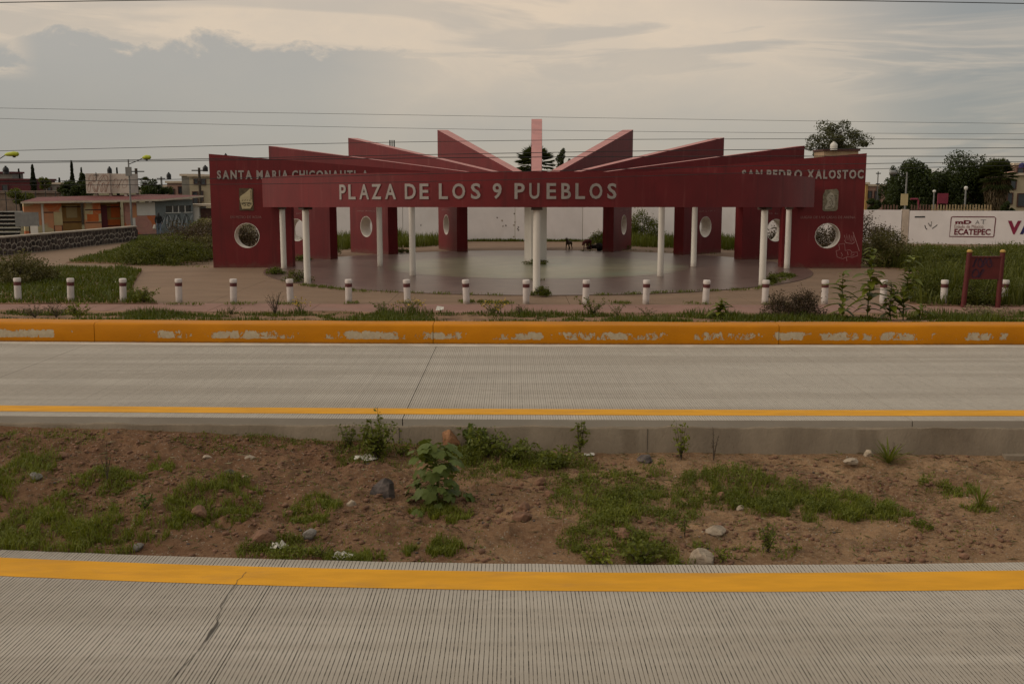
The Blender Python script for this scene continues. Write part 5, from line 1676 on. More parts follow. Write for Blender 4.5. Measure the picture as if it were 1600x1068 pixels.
tree(1472, 262, 342, 88, 44, 'dark tree filling the gap between the two round ones', 'tree', 5000, .18, 18, cl=.2)
tree(880, 231, 276, 110, 34, 'thin upright tree behind the middle of the pavilion', 'palm', 1500, .22, 15, cl=.13)
tree(820, 262, 290, 118, 40, 'low leafy tree behind the fan palm', 'tree', 1800, .22, 14)
tree(125, 282, 312, 98, 70, 'dark spreading tree behind the kiosk roof', 'tree', 7000, .2, 26)
tree(130, 272, 310, 112, 22, 'upright dark tree just left of the tank box', 'tree', 3000, .2, 14)
tree(244, 282, 314, 104, 44, 'dark bushy tree right of the street lamp', 'tree', 4500, .2, 20)
tree(226, 288, 312, 108, 36, 'low dark tree behind the street lamp box', 'tree', 2500, .2, 14)
tree(70, 276, 300, 118, 24, 'yellowish drooping palm-like tree between the cypresses', 'grass', 1800, .22, 12)
tree(30, 296, 325, 96, 60, 'dim green tree behind the bleachers', 'bush', 3500, .2, 18)
tree(1366, 311, 332, 80, 30, 'clipped dark hedge tree right of the last fin wall', 'tree', 3500, .16, 16)
tree(1576, 316, 336, 80, 24, 'small clipped bush at the foot of the cream house', 'tree', 2500, .14, 12)
tree(1517, 316, 332, 76, 14, 'small dark shrub before the paling fence', 'tree', 900, .14, 8)


def cypress(u, vt, vb, Y, wpx, label):
    k = Y / F; zt = at(u, vt, Y).z; b = at(u, vb, Y); b.z = 0
    e = empty('cypress', b, 0, label, 'tree', 'cypresses on the left skyline')
    link('trunk', MB().tube([(0, 0, 0), (0, 0, zt * .8)], [.16, .05], 6).mesh('trunk', M['bark']), e)
    n = 1500; t = rng.uniform(.12, 1, n); r_ = wpx * k / 2 * np.clip(1.25 * (1 - t) ** .62, .04, 1) * np.sqrt(rng.uniform(.25, 1, n)) * (1 + .2 * np.sin(t * 21)); a = rng.uniform(0, 6.28, n)
    P = np.c_[r_ * np.cos(a), r_ * np.sin(a), t * zt]
    D = np.c_[np.cos(a) * .4, np.sin(a) * .4, np.ones(n)]
    Veg().add(leaves(P, rng.uniform(.22, .42, n), dirs=D)).obj('crown', LM['cyp'], e)
cypress(31.5, 265, 300, 130, 6, 'narrow cypress above the dark red house')
cypress(54, 258, 312, 120, 12, 'widest cypress right of the dark red house')
cypress(115, 252, 310, 115, 8, 'tallest slim cypress above the kiosk roof')
cypress(94, 279, 300, 130, 5, 'small far cypress over the grey house')
cypress(129, 263, 300, 132, 4, 'thin far cypress just left of the tank box')
cypress(184, 263, 290, 128, 3.5, 'thin far cypress above the tank box')


def fan_palm(u, vt, vb, Y, wpx, label, skirt=None, nf=46):
    k = Y / F; zt, zb = at(u, vt, Y).z, at(u, vb, Y).z; b = at(u, 300, Y); b.z = 0
    e = empty('fan_palm', b, 0, label, 'tree', 'palms')
    rad = wpx * k / 2; zc = zb + (zt - zb) * .45
    link('trunk', MB().tube([(0, 0, 0), (.05, 0, zc * .5), (0, 0, zc)], [.28, .2, .2], 10).mesh('trunk', M['bark'], True), e)
    def fronds(n, e0, e1, L, seed):
        V_ = []; T_ = []; q = 0; r2 = random.Random(seed)
        for i in range(n):
            az = r2.uniform(0, 6.28); el = r2.uniform(e0, e1)
            ax = Vector((math.cos(az) * math.cos(el), math.sin(az) * math.cos(el), math.sin(el)))
            s_ = ax.cross(Vector((0, 0, 1))); s_.normalize(); nn = s_.cross(ax)
            hub = Vector((0, 0, zc)) + ax * L * .45
            for j in range(-6, 7):
                an = j * .2; d_ = ax * math.cos(an) + s_ * math.sin(an)
                tip = hub + d_ * L * r2.uniform(.5, .62) - Vector((0, 0, L * .10 * r2.random())); w_ = s_ * math.cos(an) * L * .035 - ax * math.sin(an) * L * .035
                mid = hub + d_ * L * .32
                V_ += [tuple(hub), tuple(mid + w_ + nn * .02), tuple(tip), tuple(mid - w_ + nn * .02)]
                T_ += [(q, q + 1, q + 2), (q, q + 2, q + 3)]; q += 4
            # stalk
            V_ += [(0, 0, zc), tuple(hub + s_ * .02), tuple(hub - s_ * .02)]; T_.append((q, q + 1, q + 2)); q += 3
        return np.array(V_), np.array(T_)
    V_, T_ = fronds(nf, -1.15, 1.4, rad, 3)
    link('crown', tri_mesh('crown', V_, T_, LM['palm']), e)
    if skirt:
        zs = at(u, skirt, Y).z; n = 2600
        t = rng.uniform(0, 1, n); r_ = rad * (.62 - .30 * t) * np.sqrt(rng.uniform(.3, 1, n)); a = rng.uniform(0, 6.28, n)
        P = np.c_[r_ * np.cos(a), r_ * np.sin(a), zc - .2 - t * (zc - zs)]
        D = np.c_[np.cos(a) * .35, np.sin(a) * .35, -np.ones(n)]
        Veg().add(leaves(P, rng.uniform(.4, .8, n), dirs=D, aspect=.2)).obj('dead_skirt', LM['skirt'], e)
fan_palm(836, 226, 285, 105, 70, 'fan palm showing either side of the middle fin', nf=70)
fan_palm(1556, 248, 300, 84, 64, 'fan palm with a skirt of dead fronds at the right', 322, nf=80)
fan_palm(228, 268, 300, 112, 22, 'small dark palm right of the street lamp', nf=30)

# ------------------------------------------------------------------ the dirt median: plants, stones, litter
# castor-like broad-leaved plant
b = pt(682, 776); h = at(682, 676, b.y).z - b.z
e = empty('broad_leaf_plant', b, 0, 'large broad-leaved green plant in the middle of the dirt median', 'plant')
main = [Vector((.02 * math.sin(t * 6), 0, h * .82 * t)) for t in np.linspace(0, 1, 7)]
MB().tube(main, [.022, .020, .018, .016, .013, .010, .006], 7).build('stem', LM['castor'], e, True, True)
def lobed(L, nl=7):
    """palmate leaf: lobes fanned round the stalk end"""
    vs, fs = [(0, 0, 0)], []
    na = nl * 4
    for i in range(na + 1):
        a = -2.55 + 5.1 * i / na; ph = (i % 4) / 4
        r_ = L * (.80 + .20 * (1 - abs(2 * ph - 1)) * 1.0) * (1.0 - .32 * abs(a) / 2.55)
        vs.append((r_ * math.cos(a) + .12 * L, r_ * math.sin(a), -.32 * r_ * r_ / L + .03 * L * math.cos(i * 1.57)))
        if i:
            fs.append((0, i, i + 1))
    return MB().add(vs, fs).mesh('leaf', LM['castor'], True)
lobes = [lobed(.135, 5), lobed(.115, 5), lobed(.085, 5)]
for k in range(84):
    t = .95 * R.uniform(.1, 1.0) ** 1.15; p_ = main[min(5, int(t * 6))].lerp(main[min(6, int(t * 6) + 1)], t * 6 % 1)
    a = k * 2.399; ln = (.58 - .34 * t) * R.uniform(.4, 1.05)
    tip = p_ + Vector((math.cos(a) * ln, math.sin(a) * ln, (.20 * t - .12) + .04 * R.random()))
    br = MB().tube([p_, p_.lerp(tip, .5) + Vector((0, 0, .03)), tip], [.007, .005, .003], 4); br.build('leaf_stalk', LM['castor'], e, True, True)
    link('leaf', lobes[k % 3], e, None, Matrix.Translation(tip) @ Matrix.Rotation(a, 4, 'Z') @ Matrix.Rotation(R.uniform(.1, 1.0), 4, 'Y') @ Matrix.Rotation(R.uniform(-.3, .3), 4, 'X'))

def median_weed(u, vb, vt, label, lm, **kw):
    b = pt(u, vb); h = max(.08, at(u, vt, b.y).z - b.z)
    return stalk_weed('median_weed', b - Vector((0, 0, .01)), h, label, lm, **kw)
median_weed(588, 718, 652, 'bushy weed with a tall sprig against the concrete edge', 'weed', n_st=22, spread=.42, leaf=.085, n_leaf=520)
median_weed(592, 716, 634, 'lone yellow-green sprig rising from the bushy weed', 'bright', n_st=2, spread=.05, leaf=.06, n_leaf=44, leafy=.55)
median_weed(545, 708, 660, 'darker weed left of the bushy weed at the concrete edge', 'weed', n_st=12, spread=.22, leaf=.06, n_leaf=200)
median_weed(625, 716, 684, 'small yellowish weed right of the bushy weed', 'bright', n_st=10, spread=.28, leaf=.06, n_leaf=160)
median_weed(742, 706, 664, 'leafy green weed beside the orange rock', 'castor', n_st=16, spread=.34, leaf=.10, n_leaf=260, aspect=.6)
median_weed(762, 716, 672, 'leafy green weed at the left of the low row along the concrete edge', 'weed', n_st=16, spread=.36, leaf=.09, n_leaf=300)
median_weed(805, 724, 684, 'leafy green weed in the middle of the low row along the concrete edge', 'weed', n_st=18, spread=.42, leaf=.085, n_leaf=360)
median_weed(868, 732, 698, 'leafy green weed at the right of the low row along the concrete edge', 'weed', n_st=20, spread=.45, leaf=.075, n_leaf=400)
median_weed(906, 712, 655, 'thin upright weed against the concrete edge, left of centre right', 'weed', n_st=7, spread=.16, leaf=.075, n_leaf=120)
median_weed(1064, 718, 660, 'thin upright weed against the concrete edge beneath the thirteenth bollard', 'bright', n_st=7, spread=.18, leaf=.07, n_leaf=130)
median_weed(1200, 862, 814, 'small feathery weed near the front edge of the dirt at right', 'weed', n_st=12, spread=.17, leaf=.05, n_leaf=200)
median_weed(1245, 858, 846, 'tiny sprig right of the small feathery weed', 'bright', n_st=4, spread=.06, leaf=.045, n_leaf=24)
median_weed(1070, 838, 802, 'leafy sprig beside the pale rock near the front edge', 'weed', n_st=5, spread=.1, leaf=.06, n_leaf=70)
median_weed(1130, 878, 858, 'small leafy sprig right of the big pale rock', 'bright', n_st=6, spread=.12, leaf=.05, n_leaf=60)
median_weed(500, 870, 838, 'twiggy weed behind the front litter at left', 'weed', n_st=8, spread=.22, leaf=.05, n_leaf=100)
median_weed(168, 748, 688, 'thin dry weed stalk among the grass at left', 'dry', n_st=4, spread=.12, leaf=.04, n_leaf=50)
median_weed(1395, 710, 690, 'dry twigs at the concrete edge behind the spiky rosette', 'brown', n_st=9, spread=.2, leaf=.03, n_leaf=40)
median_weed(1115, 718, 668, 'bare brown twig left of the spiky rosette at the concrete edge', 'brown', n_st=5, spread=.14, leaf=.03, n_leaf=40)
median_weed(228, 798, 768, 'small grey-green leafy weed at left of the median', 'castor', n_st=7, spread=.15, leaf=.07, n_leaf=70)
median_weed(1000, 880, 842, 'leafy weed at the front edge left of the big pale rock', 'weed', n_st=14, spread=.32, leaf=.07, n_leaf=260)
median_weed(940, 882, 856, 'low weed at the front edge in the middle right', 'bright', n_st=10, spread=.3, leaf=.06, n_leaf=160)
# spiky rosette and upright tuft
def rosette(u, vb, vt, label, n, w_, spread, name='spiky_rosette'):
    b = pt(u, vb); h = at(u, vt, b.y).z - b.z
    e = empty(name, b, 0, label, 'plant')
    vs, fs = big_leaf(h * 1.15, w_, .22); me = MB().add(vs, fs).mesh('leaf', LM['weed'], True)
    for k in range(n):
        link('leaf', me, e, None, Matrix.Translation((0, 0, 0)) @ Matrix.Rotation(k * 2.399, 4, 'Z') @ Matrix.Rotation(-R.uniform(spread, 1.45), 4, 'Y') @ Matrix.Scale(R.uniform(.6, 1.0), 4))
rosette(1388, 724, 682, 'spiky green rosette at the concrete edge on the right', 40, .035, .35)
rosette(1531, 794, 754, 'upright grass-like tuft on bare dirt at the right', 22, .02, 1.0, 'grass_tuft')

# mats of low grass and herbs
gv, hv = Veg(), Veg()
def patch(u, v_, ru, rv, n, h, herb=.5, dens=1.0):
    c_ = pt(u, v_); k = c_.y / F; rx = 1.35 * ru * k; ry = 1.35 * rv * c_.y / (v_ - HZ) 
    m_ = int(n * 2.2); a = rng.uniform(0, 6.28, m_); r_ = np.sqrt(rng.uniform(0, 1, m_))
    x = c_.x + rx * r_ * np.cos(a); y = c_.y + ry * r_ * np.sin(a)
    keep = (1.1 * nz(x, y, 2.2, u * .01) + 1.0 * nz(x, y, 6, 1) + .38 - .95 * (r_ - .25) + rng.normal(0, .16, m_) > 0)
    x, y = x[keep], y[keep]
    x = x; ok = np.array([ynear(q, NE) + .02 < w_ < yfar(q, 16.05) for q, w_ in zip(x, y)], bool) if len(x) else np.zeros(0, bool)
    x, y = x[ok], y[ok]
    if not len(x):
        return
    z = np.array([zdirt(q, w_) for q, w_ in zip(x, y)])
    hb = rng.uniform(0, 1, len(x)) < herb
    P = np.c_[x, y, z]
    if (~hb).any():
        q = (~hb).sum(); gv.add(blades(P[~hb], h * rng.uniform(.5, 1.2, q), rng.uniform(.006, .013, q), .9))
    if hb.any():
        q = hb.sum(); P2 = P[hb].copy(); P2[:, 2] += rng.uniform(.02, 1.0, q) * h * (.5 + .9 * np.clip(nz(P2[:, 0], P2[:, 1], 3.2, 5) + .3, 0, 1))
        hv.add(leaves(P2, rng.uniform(.022, .05, q), flat=.35, aspect=.5))
for a in ((15, 750, 40, 32, 2600, .14, .35), (170, 757, 45, 14, 1500, .10, .3), (260, 732, 28, 9, 900, .09, .3), (335, 792, 58, 24, 2600, .13, .3), (490, 795, 36, 14, 1300, .10, .25), (690, 799, 40, 15, 1700, .10, .15),
          (680, 858, 40, 11, 1300, .11, .15), (100, 838, 130, 30, 6500, .16, .4), (60, 800, 60, 16, 1500, .10, .4), (460, 862, 70, 14, 1700, .11, .5), (555, 872, 40, 9, 900, .10, .2), (300, 815, 30, 9, 400, .08, .4),
          (930, 790, 60, 34, 3600, .15, .75), (1010, 800, 70, 20, 2600, .13, .75), (1050, 762, 90, 22, 3400, .13, .7), (1160, 762, 80, 24, 3800, .15, .75), (1210, 788, 60, 18, 2200, .14, .75), (1290, 790, 80, 22, 4200, .15, .6),
          (1350, 800, 60, 18, 2400, .12, .55), (980, 765, 50, 16, 1200, .10, .7), (900, 758, 40, 12, 900, .09, .7), (1000, 862, 90, 20, 3200, .14, .75), (930, 830, 60, 18, 1500, .11, .7), (1480, 760, 34, 10, 900, .10, .6), (1440, 820, 14, 4, 160, .05, .6),
          (360, 695, 70, 8, 600, .07, .5), (450, 690, 60, 8, 600, .07, .5), (60, 690, 80, 14, 700, .08, .5), (1530, 792, 22, 7, 300, .08, .1), (20, 700, 40, 10, 500, .08, .4), (1330, 705, 60, 6, 250, .05, .3), (1180, 862, 50, 10, 260, .06, .6), (760, 740, 60, 10, 350, .06, .6),
          (640, 708, 100, 14, 1400, .12, .7), (820, 728, 110, 14, 3000, .16, .8), (735, 712, 60, 14, 1400, .16, .8), (780, 716, 60, 14, 1400, .18, .8), (880, 730, 60, 12, 1200, .14, .8), (560, 712, 40, 12, 700, .12, .7),
          (400, 760, 160, 40, 500, .05, .6), (700, 780, 200, 60, 500, .05, .6), (1300, 840, 250, 30, 350, .05, .6), (200, 780, 160, 50, 700, .06, .6), (1450, 760, 120, 40, 300, .05, .6), (600, 840, 160, 30, 450, .05, .6)):
    patch(*a)
tag(gv.obj('median_grass', LM['bright']), 'patches of low grass growing on the dirt median', 'grass', kind='stuff')
tag(hv.obj('median_herbs', LM['weed']), 'low leafy herbs matting the dirt median', 'weeds', kind='stuff')
# dry straw and twigs
n = 2200; X = rng.uniform(-7, 8, n); V_ = rng.uniform(0, 1, n) ** .8
Y = np.array([ynear(x, NE) + .05 + t_ * (yfar(x, 16.1) - ynear(x, NE) - .1) for x, t_ in zip(X, V_)]); Z = np.array([zdirt(x, y) for x, y in zip(X, Y)]) + .012
a = rng.uniform(0, 6.28, n)
st = leaves(np.c_[X, Y, Z], rng.uniform(.05, .2, n), dirs=np.c_[np.cos(a), np.sin(a), rng.normal(0, .12, n)], aspect=.05)
tag(Veg().add(st).obj('straw_litter', LM['pale']), 'dry straw and twigs strewn over the dirt', 'straw', kind='stuff')


# --- stones
def rock_mesh(name, sx, sy, sz, seed, m_, sub=2, rough=.35):
    """a faceted stone: a sphere cut by random planes, then roughened"""
    r3 = random.Random(seed * 7 + 1)
    pl = []
    for q in range(15):
        d = Vector((r3.gauss(0, 1), r3.gauss(0, 1), r3.gauss(0, 1))).normalized(); pl.append((d, r3.uniform(.62, .98)))
    bm = bmesh.new(); bmesh.ops.create_icosphere(bm, subdivisions=sub, radius=1)
    for v_ in bm.verts:
        d = v_.co.normalized()
        k = min([1.15] + [h_ / max(d.dot(n_), .05) for n_, h_ in pl])
        k += rough * .16 * mnoise.noise(d * 3.1 + Vector((seed, 5, 2))) + rough * .10 * mnoise.noise(d * 8 + Vector((seed, 1, 2)))
        v_.co = Vector((d.x * sx * k, d.y * sy * k, d.z * sz * k))
    me = bpy.data.meshes.new(name); bm.to_mesh(me); bm.free(); me.materials.append(m_)
    return me
M['rk_dark'] = mat('dark_rock', (0.050, 0.040, 0.036), .9, .35, 7, .6, 30, col2=(.085, .066, .058))
M['rk_brown'] = mat('brown_rock', (0.150, 0.078, 0.046), .95, .25, 7, .7, 30)
M['rk_orange'] = mat('orange_rock', (0.235, 0.115, 0.055), .95, .25, 9, .8, 35, stain=.5, stain_col=(.11, .05, .03), stain_scale=8)
M['rk_pale'] = mat('pale_rock', (0.30, 0.235, 0.17), .95, .2, 9, .8, 40, stain=.4, stain_col=(.16, .12, .085), stain_scale=7)
M['rk_grey'] = mat('grey_rock', (0.16, 0.14, 0.12), .95, .25, 9, .8, 40)
ROCKS = [(597, 770, 46, 32, 'rk_dark', 'dark pointed rock left of the broad-leaved plant'), (706, 702, 42, 40, 'rk_orange', 'orange crumbly rock behind the broad-leaved plant'),
         (816, 815, 30, 24, 'rk_brown', 'brown rounded rock right of the broad-leaved plant'), (1118, 836, 36, 20, 'rk_pale', 'pale flat-topped rock above the big pale one'),
         (1097, 882, 46, 34, 'rk_pale', 'big pale rock on the front edge of the dirt'), (860, 776, 22, 12, 'rk_brown', 'brown stone near the middle of the median'),
         (845, 758, 20, 16, 'rk_brown', 'reddish stone above the brown one in the middle'), (820, 796, 20, 14, 'rk_brown', 'small reddish clod touching the brown rounded rock'),
         (318, 700, 18, 16, 'rk_brown', 'dark red stone under the concrete edge at left'), (387, 720, 40, 14, 'rk_pale', 'long tan stone in the left of the median'),
         (322, 716, 16, 7, 'rk_pale', 'small white stone left of the long tan one'), (360, 742, 22, 12, 'rk_dark', 'dark stone cluster head left of centre'),
         (382, 749, 14, 8, 'rk_pale', 'pale pebble beside the dark stone cluster'), (145, 772, 18, 12, 'rk_brown', 'brown stone below the left grass patch'),
         (55, 748, 18, 14, 'rk_grey', 'grey stone at the far left grass'), (97, 716, 20, 14, 'rk_brown', 'brown clod in the far left dirt'),
         (214, 858, 20, 12, 'rk_grey', 'grey stone at the front edge by the big left grass patch'), (312, 808, 28, 22, 'rk_brown', 'dark brown clod by the left middle grass'),
         (408, 852, 46, 28, 'rk_brown', 'large brown clod near the front litter'), (450, 810, 24, 14, 'rk_brown', 'brown clod left of the small grass patch'),
         (482, 838, 26, 14, 'rk_grey', 'grey stone behind the front litter'), (1127, 778, 16, 12, 'rk_brown', 'brown stone in the right green mat'), (1157, 797, 12, 10, 'rk_pale', 'white stone in the right green mat'),
         (1137, 707, 15, 10, 'rk_pale', 'pale stone at the concrete edge below the thirteenth bollard'), (1332, 723, 24, 9, 'rk_pale', 'flat pale stone left of the spiky rosette'), (1358, 712, 16, 11, 'rk_pale', 'pale stone just left of the spiky rosette'),
         (1508, 872, 16, 12, 'rk_brown', 'round brown stone near the front edge at right'), (1010, 722, 28, 14, 'rk_dark', 'dark half-buried stone at the concrete edge'),
         (548, 788, 18, 9, 'rk_pale', 'white pebble below the dark pointed rock'), (975, 838, 34, 16, 'rk_brown', 'reddish clod in the weeds near the front edge'), (1030, 852, 30, 20, 'rk_brown', 'brown clod left of the big pale rock'),
         (300, 770, 22, 12, 'rk_brown', 'tan clod left of the tan dirt bank'), (480, 700, 22, 10, 'rk_brown', 'low brown clod left of the bushy weed'), (780, 800, 18, 10, 'rk_brown', 'low clod left of the brown rounded rock')]
for k, (u, v_, wp, hp, m_, lab) in enumerate(ROCKS):
    p_ = pt(u, v_); kk = p_.y / F
    sx, sz = wp * kk / 2, hp * kk * .62
    if 'pointed' in lab:
        bm = bmesh.new()
        prof = [(-1.05, 0, 0), (-.35, -.5, 0), (.55, -.55, 0), (.95, .1, 0), (.4, .7, 0), (-.5, .6, 0)]
        bv = [bm.verts.new((x * sx, y * sx, -.06)) for x, y, _ in prof]
        mv = [bm.verts.new((x * sx * .75 + sx * .12, y * sx * .7, sz * (.55 + .3 * (x > 0)))) for x, y, _ in prof]
        t1 = bm.verts.new((sx * .30, -.02, sz * 1.35)); t2 = bm.verts.new((sx * .05, .05, sz * 1.2))
        for q in range(6):
            q2 = (q + 1) % 6; bm.faces.new((bv[q], bv[q2], mv[q2], mv[q])); bm.faces.new((mv[q], mv[q2], t1 if q in (1, 2, 3) else t2))
        bm.faces.new((mv[1], t1, t2)); bm.faces.new((mv[4], t2, t1))
        bmesh.ops.subdivide_edges(bm, edges=bm.edges[:], cuts=2, use_grid_fill=True)
        for v2 in bm.verts:
            v2.co += Vector((1, 1, 1)) * .018 * mnoise.noise(v2.co * 9)
        bmesh.ops.recalc_face_normals(bm, faces=bm.faces)
        me = bpy.data.meshes.new('rock'); bm.to_mesh(me); bm.free(); me.materials.append(M[m_])
        o = link('rock', me, None, p_)
    else:
        o = link('rock', rock_mesh('rock', sx, sx * R.uniform(.7, 1.0), sz, k + 1, M[m_], 4 if wp > 20 else 3), None, p_ + Vector((0, sx * .3, sz * .30)))
        o.rotation_euler = (R.uniform(-.15, .15), R.uniform(-.15, .15), R.uniform(-.3, .3))
    tag(o, lab, 'rock', 'rocks on the dirt median')
# pebbles and clods nobody would count
for nm, cnt, s0, s1, m_, lab in (('pebbles', 1300, .006, .02, 'rk_pale', 'small pale pebbles scattered over the dirt'), ('clods', 6000, .008, .05, 'rk_brown', 'crumbled brown clods covering the dirt'), ('dark_pebbles', 500, .008, .03, 'rk_dark', 'small dark stones scattered over the dirt')):
    ico = rock_mesh('t', 1, 1, .7, 3, M[m_], 1, .3)
    tv = np.array([v_.co[:] for v_ in ico.vertices]); tt = np.array([p_.vertices[:] for p_ in ico.polygons]); bpy.data.meshes.remove(ico)
    X = rng.uniform(-9, 9.5, cnt * 2); t_ = rng.uniform(.02, .98, cnt * 2)
    if nm == 'clods':
        keep = (nz(X, t_ * 4, .8, 2) - .10 * X * .3 > -.05)
    else:
        keep = np.ones(len(X), bool)
    X, t_ = X[keep][:cnt], t_[keep][:cnt]
    Y = np.array([ynear(x, NE) + .03 + q * (yfar(x, 16.1) - ynear(x, NE) - .06) for x, q in zip(X, t_)]); Z = np.array([zdirt(x, y) for x, y in zip(X, Y)])
    s_ = s0 + (s1 - s0) * rng.uniform(0, 1, len(X)) ** 3
    ang = rng.uniform(0, 6.28, len(X)); sc = rng.uniform(.6, 1.3, (len(X), 3)) * s_[:, None]
    L_ = tv[None] * sc[:, None, :]
    Vv = np.stack([L_[..., 0] * np.cos(ang)[:, None] - L_[..., 1] * np.sin(ang)[:, None], L_[..., 0] * np.sin(ang)[:, None] + L_[..., 1] * np.cos(ang)[:, None], L_[..., 2]], -1) + np.c_[X, Y, Z + s_ * .25][:, None, :]
    T = (tt[None] + (np.arange(len(X)) * len(tv))[:, None, None]).reshape(-1, 3)
    tag(link(nm, tri_mesh(nm, Vv.reshape(-1, 3), T, M[m_])), lab, 'stones', kind='stuff')

# --- litter
M['litter'] = mat('litter_white', (0.50, 0.46, 0.40), .7, .1, 5)
def crumple(u, v_, wp, hp, label, seed, name='litter_scrap'):
    p_ = pt(u, v_); k = p_.y / F; sx, sy = wp * k, wp * k * .6; n = 7; vs, fs = [], []
    for i in range(n):
        for j in range(n):
            x, y = (i / (n - 1) - .5) * sx, (j / (n - 1) - .5) * sy
            x += .14 * sx * mnoise.noise(Vector((i * .9, j * .8, seed))); y += .2 * sy * mnoise.noise(Vector((i * .8, j * .7, seed + 9)))
            vs.append((p_.x + x, p_.y + y, zdirt(p_.x + x, p_.y + y) + .012 + hp * k * max(0, .5 + mnoise.noise(Vector((i * .8, j * .9, seed + 3)))) * .8))
    for i in range(n - 1):
        for j in range(n - 1):
            fs.append((i * n + j, (i + 1) * n + j, (i + 1) * n + j + 1, i * n + j + 1))
    top(MB().add(vs, fs), name, M['litter'], label, 'litter')
crumple(571, 719, 36, 6, 'crumpled white sheet of litter beside the bushy weed', 1)
crumple(436, 858, 26, 12, 'white torn litter behind the front road edge at left', 4)
crumple(536, 874, 30, 12, 'crumpled whitish litter by the bright grass at the front edge', 7)
crumple(921, 711, 16, 3, 'small white scrap at the concrete edge under the thin weed', 12)
crumple(690, 486, 10, 3, 'white scrap on the verge', 15) if False else None
p_ = verge_pt(687, 489)
top(MB().add([(p_.x - .12, p_.y, p_.z + .08), (p_.x + .1, p_.y - .03, p_.z + .1), (p_.x + .12, p_.y + .1, p_.z + .17), (p_.x - .08, p_.y + .1, p_.z + .2)], [(0, 1, 2), (0, 2, 3)]), 'litter_scrap', M['litter'], 'white plastic scrap on the verge below the eighth bollard', 'litter')
# concrete drain slab at the right of the hollow
a = pt(1590, 712)
top(MB().box((a.x + .5, a.y + .0, a.z - .01), (1.5, .35, .10), math.radians(-3)), 'drain_slab', M['concrete_edge'], 'concrete drain slab at the right end of the median', 'slab')


# ------------------------------------------------------------------ a person and dogs
def skinned(name, nodes, edges, m_list, pick, sub=1, root=0):
    me = bpy.data.meshes.new(name); me.from_pydata([n_[0] for n_ in nodes], edges, [])
    ob = bpy.data.objects.new(name, me); COL.objects.link(ob)
    ob.modifiers.new('s', 'SKIN')
    for i, n_ in enumerate(nodes):
        sv = me.skin_vertices[0].data[i]; sv.radius = n_[1] if isinstance(n_[1], tuple) else (n_[1], n_[1]); sv.use_root = (i == root)
    sd = ob.modifiers.new('d', 'SUBSURF'); sd.levels = sd.render_levels = sub
    dg = bpy.context.evaluated_depsgraph_get(); dg.update()
    out = bpy.data.meshes.new_from_object(ob.evaluated_get(dg))
    bpy.data.objects.remove(ob)
    out.materials.clear()
    for m_ in m_list:
        out.materials.append(m_)
    for p_ in out.polygons:
        p_.material_index = pick(p_.center); p_.use_smooth = True
    return out
M['skin'] = mat('skin', (0.30, 0.16, 0.10), .6, .05)
M['cloth_black'] = mat('black_cloth', (0.012, 0.011, 0.012), .9, .2)
M['jeans'] = mat('blue_jeans', (0.10, 0.12, 0.16), .9, .2)
M['hair'] = mat('black_hair', (0.010, 0.008, 0.007), .6, .2)
hn = [((0, 0, .95), (.15, .11)), ((0, 0, 1.15), (.13, .10)), ((0, .0, 1.38), (.17, .10)), ((0, 0, 1.47), .06), ((0, -.01, 1.53), .075), ((0, -.02, 1.62), .095),
      ((.18, 0, 1.38), .055), ((.24, .02, 1.12), .045), ((.22, -.08, .90), .035), ((.21, -.10, .82), .03), ((-.18, 0, 1.38), .055), ((-.25, .03, 1.12), .045), ((-.24, -.05, .90), .035), ((-.235, -.07, .82), .03),
      ((.09, 0, .88), .09), ((.10, -.06, .48), .06), ((.10, -.02, .09), .045), ((.10, -.13, .04), .04), ((-.09, 0, .88), .09), ((-.10, .02, .48), .06), ((-.10, .12, .11), .045), ((-.10, .04, .045), .04)]
he = [(0, 1), (1, 2), (2, 3), (3, 4), (4, 5), (2, 6), (6, 7), (7, 8), (8, 9), (2, 10), (10, 11), (11, 12), (12, 13), (0, 14), (14, 15), (15, 16), (16, 17), (0, 18), (18, 19), (19, 20), (20, 21)]
pp = gp(249, 368)
per = empty('person', (pp.x, pp.y, 0), math.radians(200), 'person in black top and pale jeans with long dark hair, walking by the kiosk', 'person', None)
link('body', skinned('body', hn, he, [M['skin'], M['cloth_black'], M['jeans'], M['black']], lambda c_: 0 if c_.z > 1.45 or (abs(c_.x) > .17 and c_.z < .92) else (1 if c_.z > .92 else (2 if c_.z > .09 else 3))), per)
link('hair', skinned('hair', [((0, .03, 1.68), .09), ((0, .06, 1.58), .10), ((0, .10, 1.42), .10), ((0, .10, 1.22), .07)], [(0, 1), (1, 2), (2, 3)], [M['hair']], lambda c_: 0), per)
MB().tube([(.28, -.1, .80), (.30, -.12, .55), (.31, -.1, .48)], [.06, .13, .10], 8).build('carrier_bag', M['litter'], per, True, True)


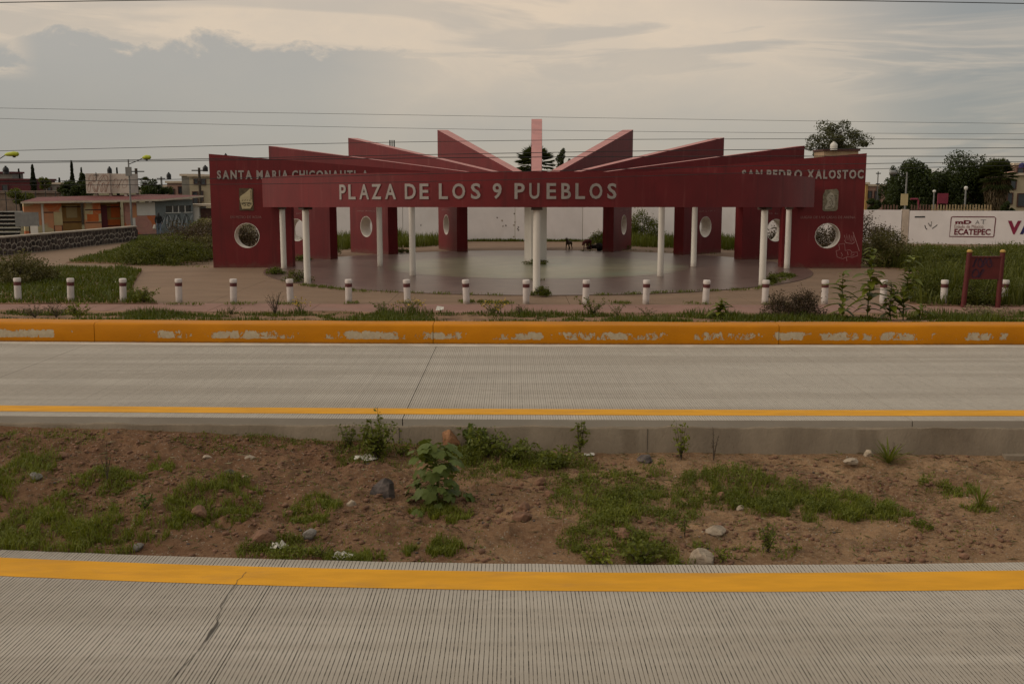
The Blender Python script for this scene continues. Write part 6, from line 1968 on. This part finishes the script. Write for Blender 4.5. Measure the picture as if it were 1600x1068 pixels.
def dog(u, v_, label, m_, rz, sc=1.0, lying=False, headdown=False):
    p_ = gp(u, v_)
    e = empty('dog', (p_.x, p_.y, 0.032 if (p_ - Vector((CX, CY, 0))).length < 12 else 0.0), rz, label, 'dog', 'dogs at the back of the plaza')
    if lying:
        nd = [((-.30, 0, .14), (.12, .13)), ((-.05, 0, .15), (.11, .13)), ((.22, 0, .17), (.11, .14)), ((.36, 0, .24), .075), ((.46, .02, .27), .085), ((.60, .03, .22), .045),
              ((.30, .12, .05), .045), ((.52, .14, .04), .035), ((.30, -.12, .05), .045), ((.52, -.14, .04), .035), ((-.30, .15, .07), .08), ((-.12, .20, .05), .035), ((-.30, -.15, .07), .08), ((-.12, -.20, .05), .035),
              ((-.42, 0, .08), .03), ((-.62, .1, .04), .018), ((.43, .07, .37), .018), ((.43, -.04, .37), .018)]
        ed_ = [(0, 1), (1, 2), (2, 3), (3, 4), (4, 5), (2, 6), (6, 7), (2, 8), (8, 9), (0, 10), (10, 11), (0, 12), (12, 13), (0, 14), (14, 15), (4, 16), (4, 17)]
    else:
        hx, hz_ = (.58, .40) if headdown else (.50, .72)
        nd = [((-.28, 0, .50), (.085, .10)), ((0, 0, .50), (.09, .11)), ((.25, 0, .51), (.095, .13)), ((.38, 0, .50 if headdown else .62), .065), ((hx, 0, hz_), .07), ((hx + .16, 0, hz_ - (.12 if headdown else .03)), .038),
              ((.27, .08, .40), .05), ((.26, .09, .20), .025), ((.28, .09, .02), .024), ((.27, -.08, .40), .05), ((.30, -.09, .20), .025), ((.32, -.09, .02), .024),
              ((-.26, .08, .42), .065), ((-.20, .09, .30), .04), ((-.34, .09, .16), .024), ((-.31, .09, .02), .024), ((-.30, -.08, .42), .065), ((-.25, -.09, .30), .04), ((-.40, -.09, .16), .024), ((-.38, -.09, .02), .024),
              ((-.40, 0, .54), .025), ((-.58, 0, .46), .014), ((hx - .03, .05, hz_ + .10), .016), ((hx - .03, -.05, hz_ + .10), .016)]
        ed_ = [(0, 1), (1, 2), (2, 3), (3, 4), (4, 5), (2, 6), (6, 7), (7, 8), (2, 9), (9, 10), (10, 11), (0, 12), (12, 13), (13, 14), (14, 15), (0, 16), (16, 17), (17, 18), (18, 19), (0, 20), (20, 21), (4, 22), (4, 23)]
    nd = [((a[0][0] * sc, a[0][1] * sc, a[0][2] * sc), tuple(q * sc for q in a[1]) if isinstance(a[1], tuple) else a[1] * sc) for a in nd]
    link('body', skinned('body', nd, ed_, [m_], lambda c_: 0, 1, 1), e)
M['fur1'] = mat('tawny_fur', (0.075, 0.05, 0.03), .95, .3, 12)
M['fur2'] = mat('russet_fur', (0.10, 0.026, 0.022), .95, .3, 12)
M['fur3'] = mat('black_fur', (0.016, 0.010, 0.009), .95, .3, 12)
dog(889, 391, 'thin tawny dog standing on the paving right of the centre pillar', M['fur1'], math.radians(-112), .9)
dog(918, 390, 'russet dog standing with lowered head left of the sixth fin', M['fur2'], math.radians(-118), 1.0, headdown=True)
dog(927, 389, 'dark dog lying just behind the russet dog', M['fur3'], math.radians(10), .9, lying=True)
p_ = gp(937, 392.5)
o = link('sack', rock_mesh('sack', .27, .22, .24, 6, M['fur3'], 3, .2), None, p_ + Vector((0, 0, .20)))
tag(o, 'dark lumpy sack on the paving at the foot of the sixth fin', 'sack')
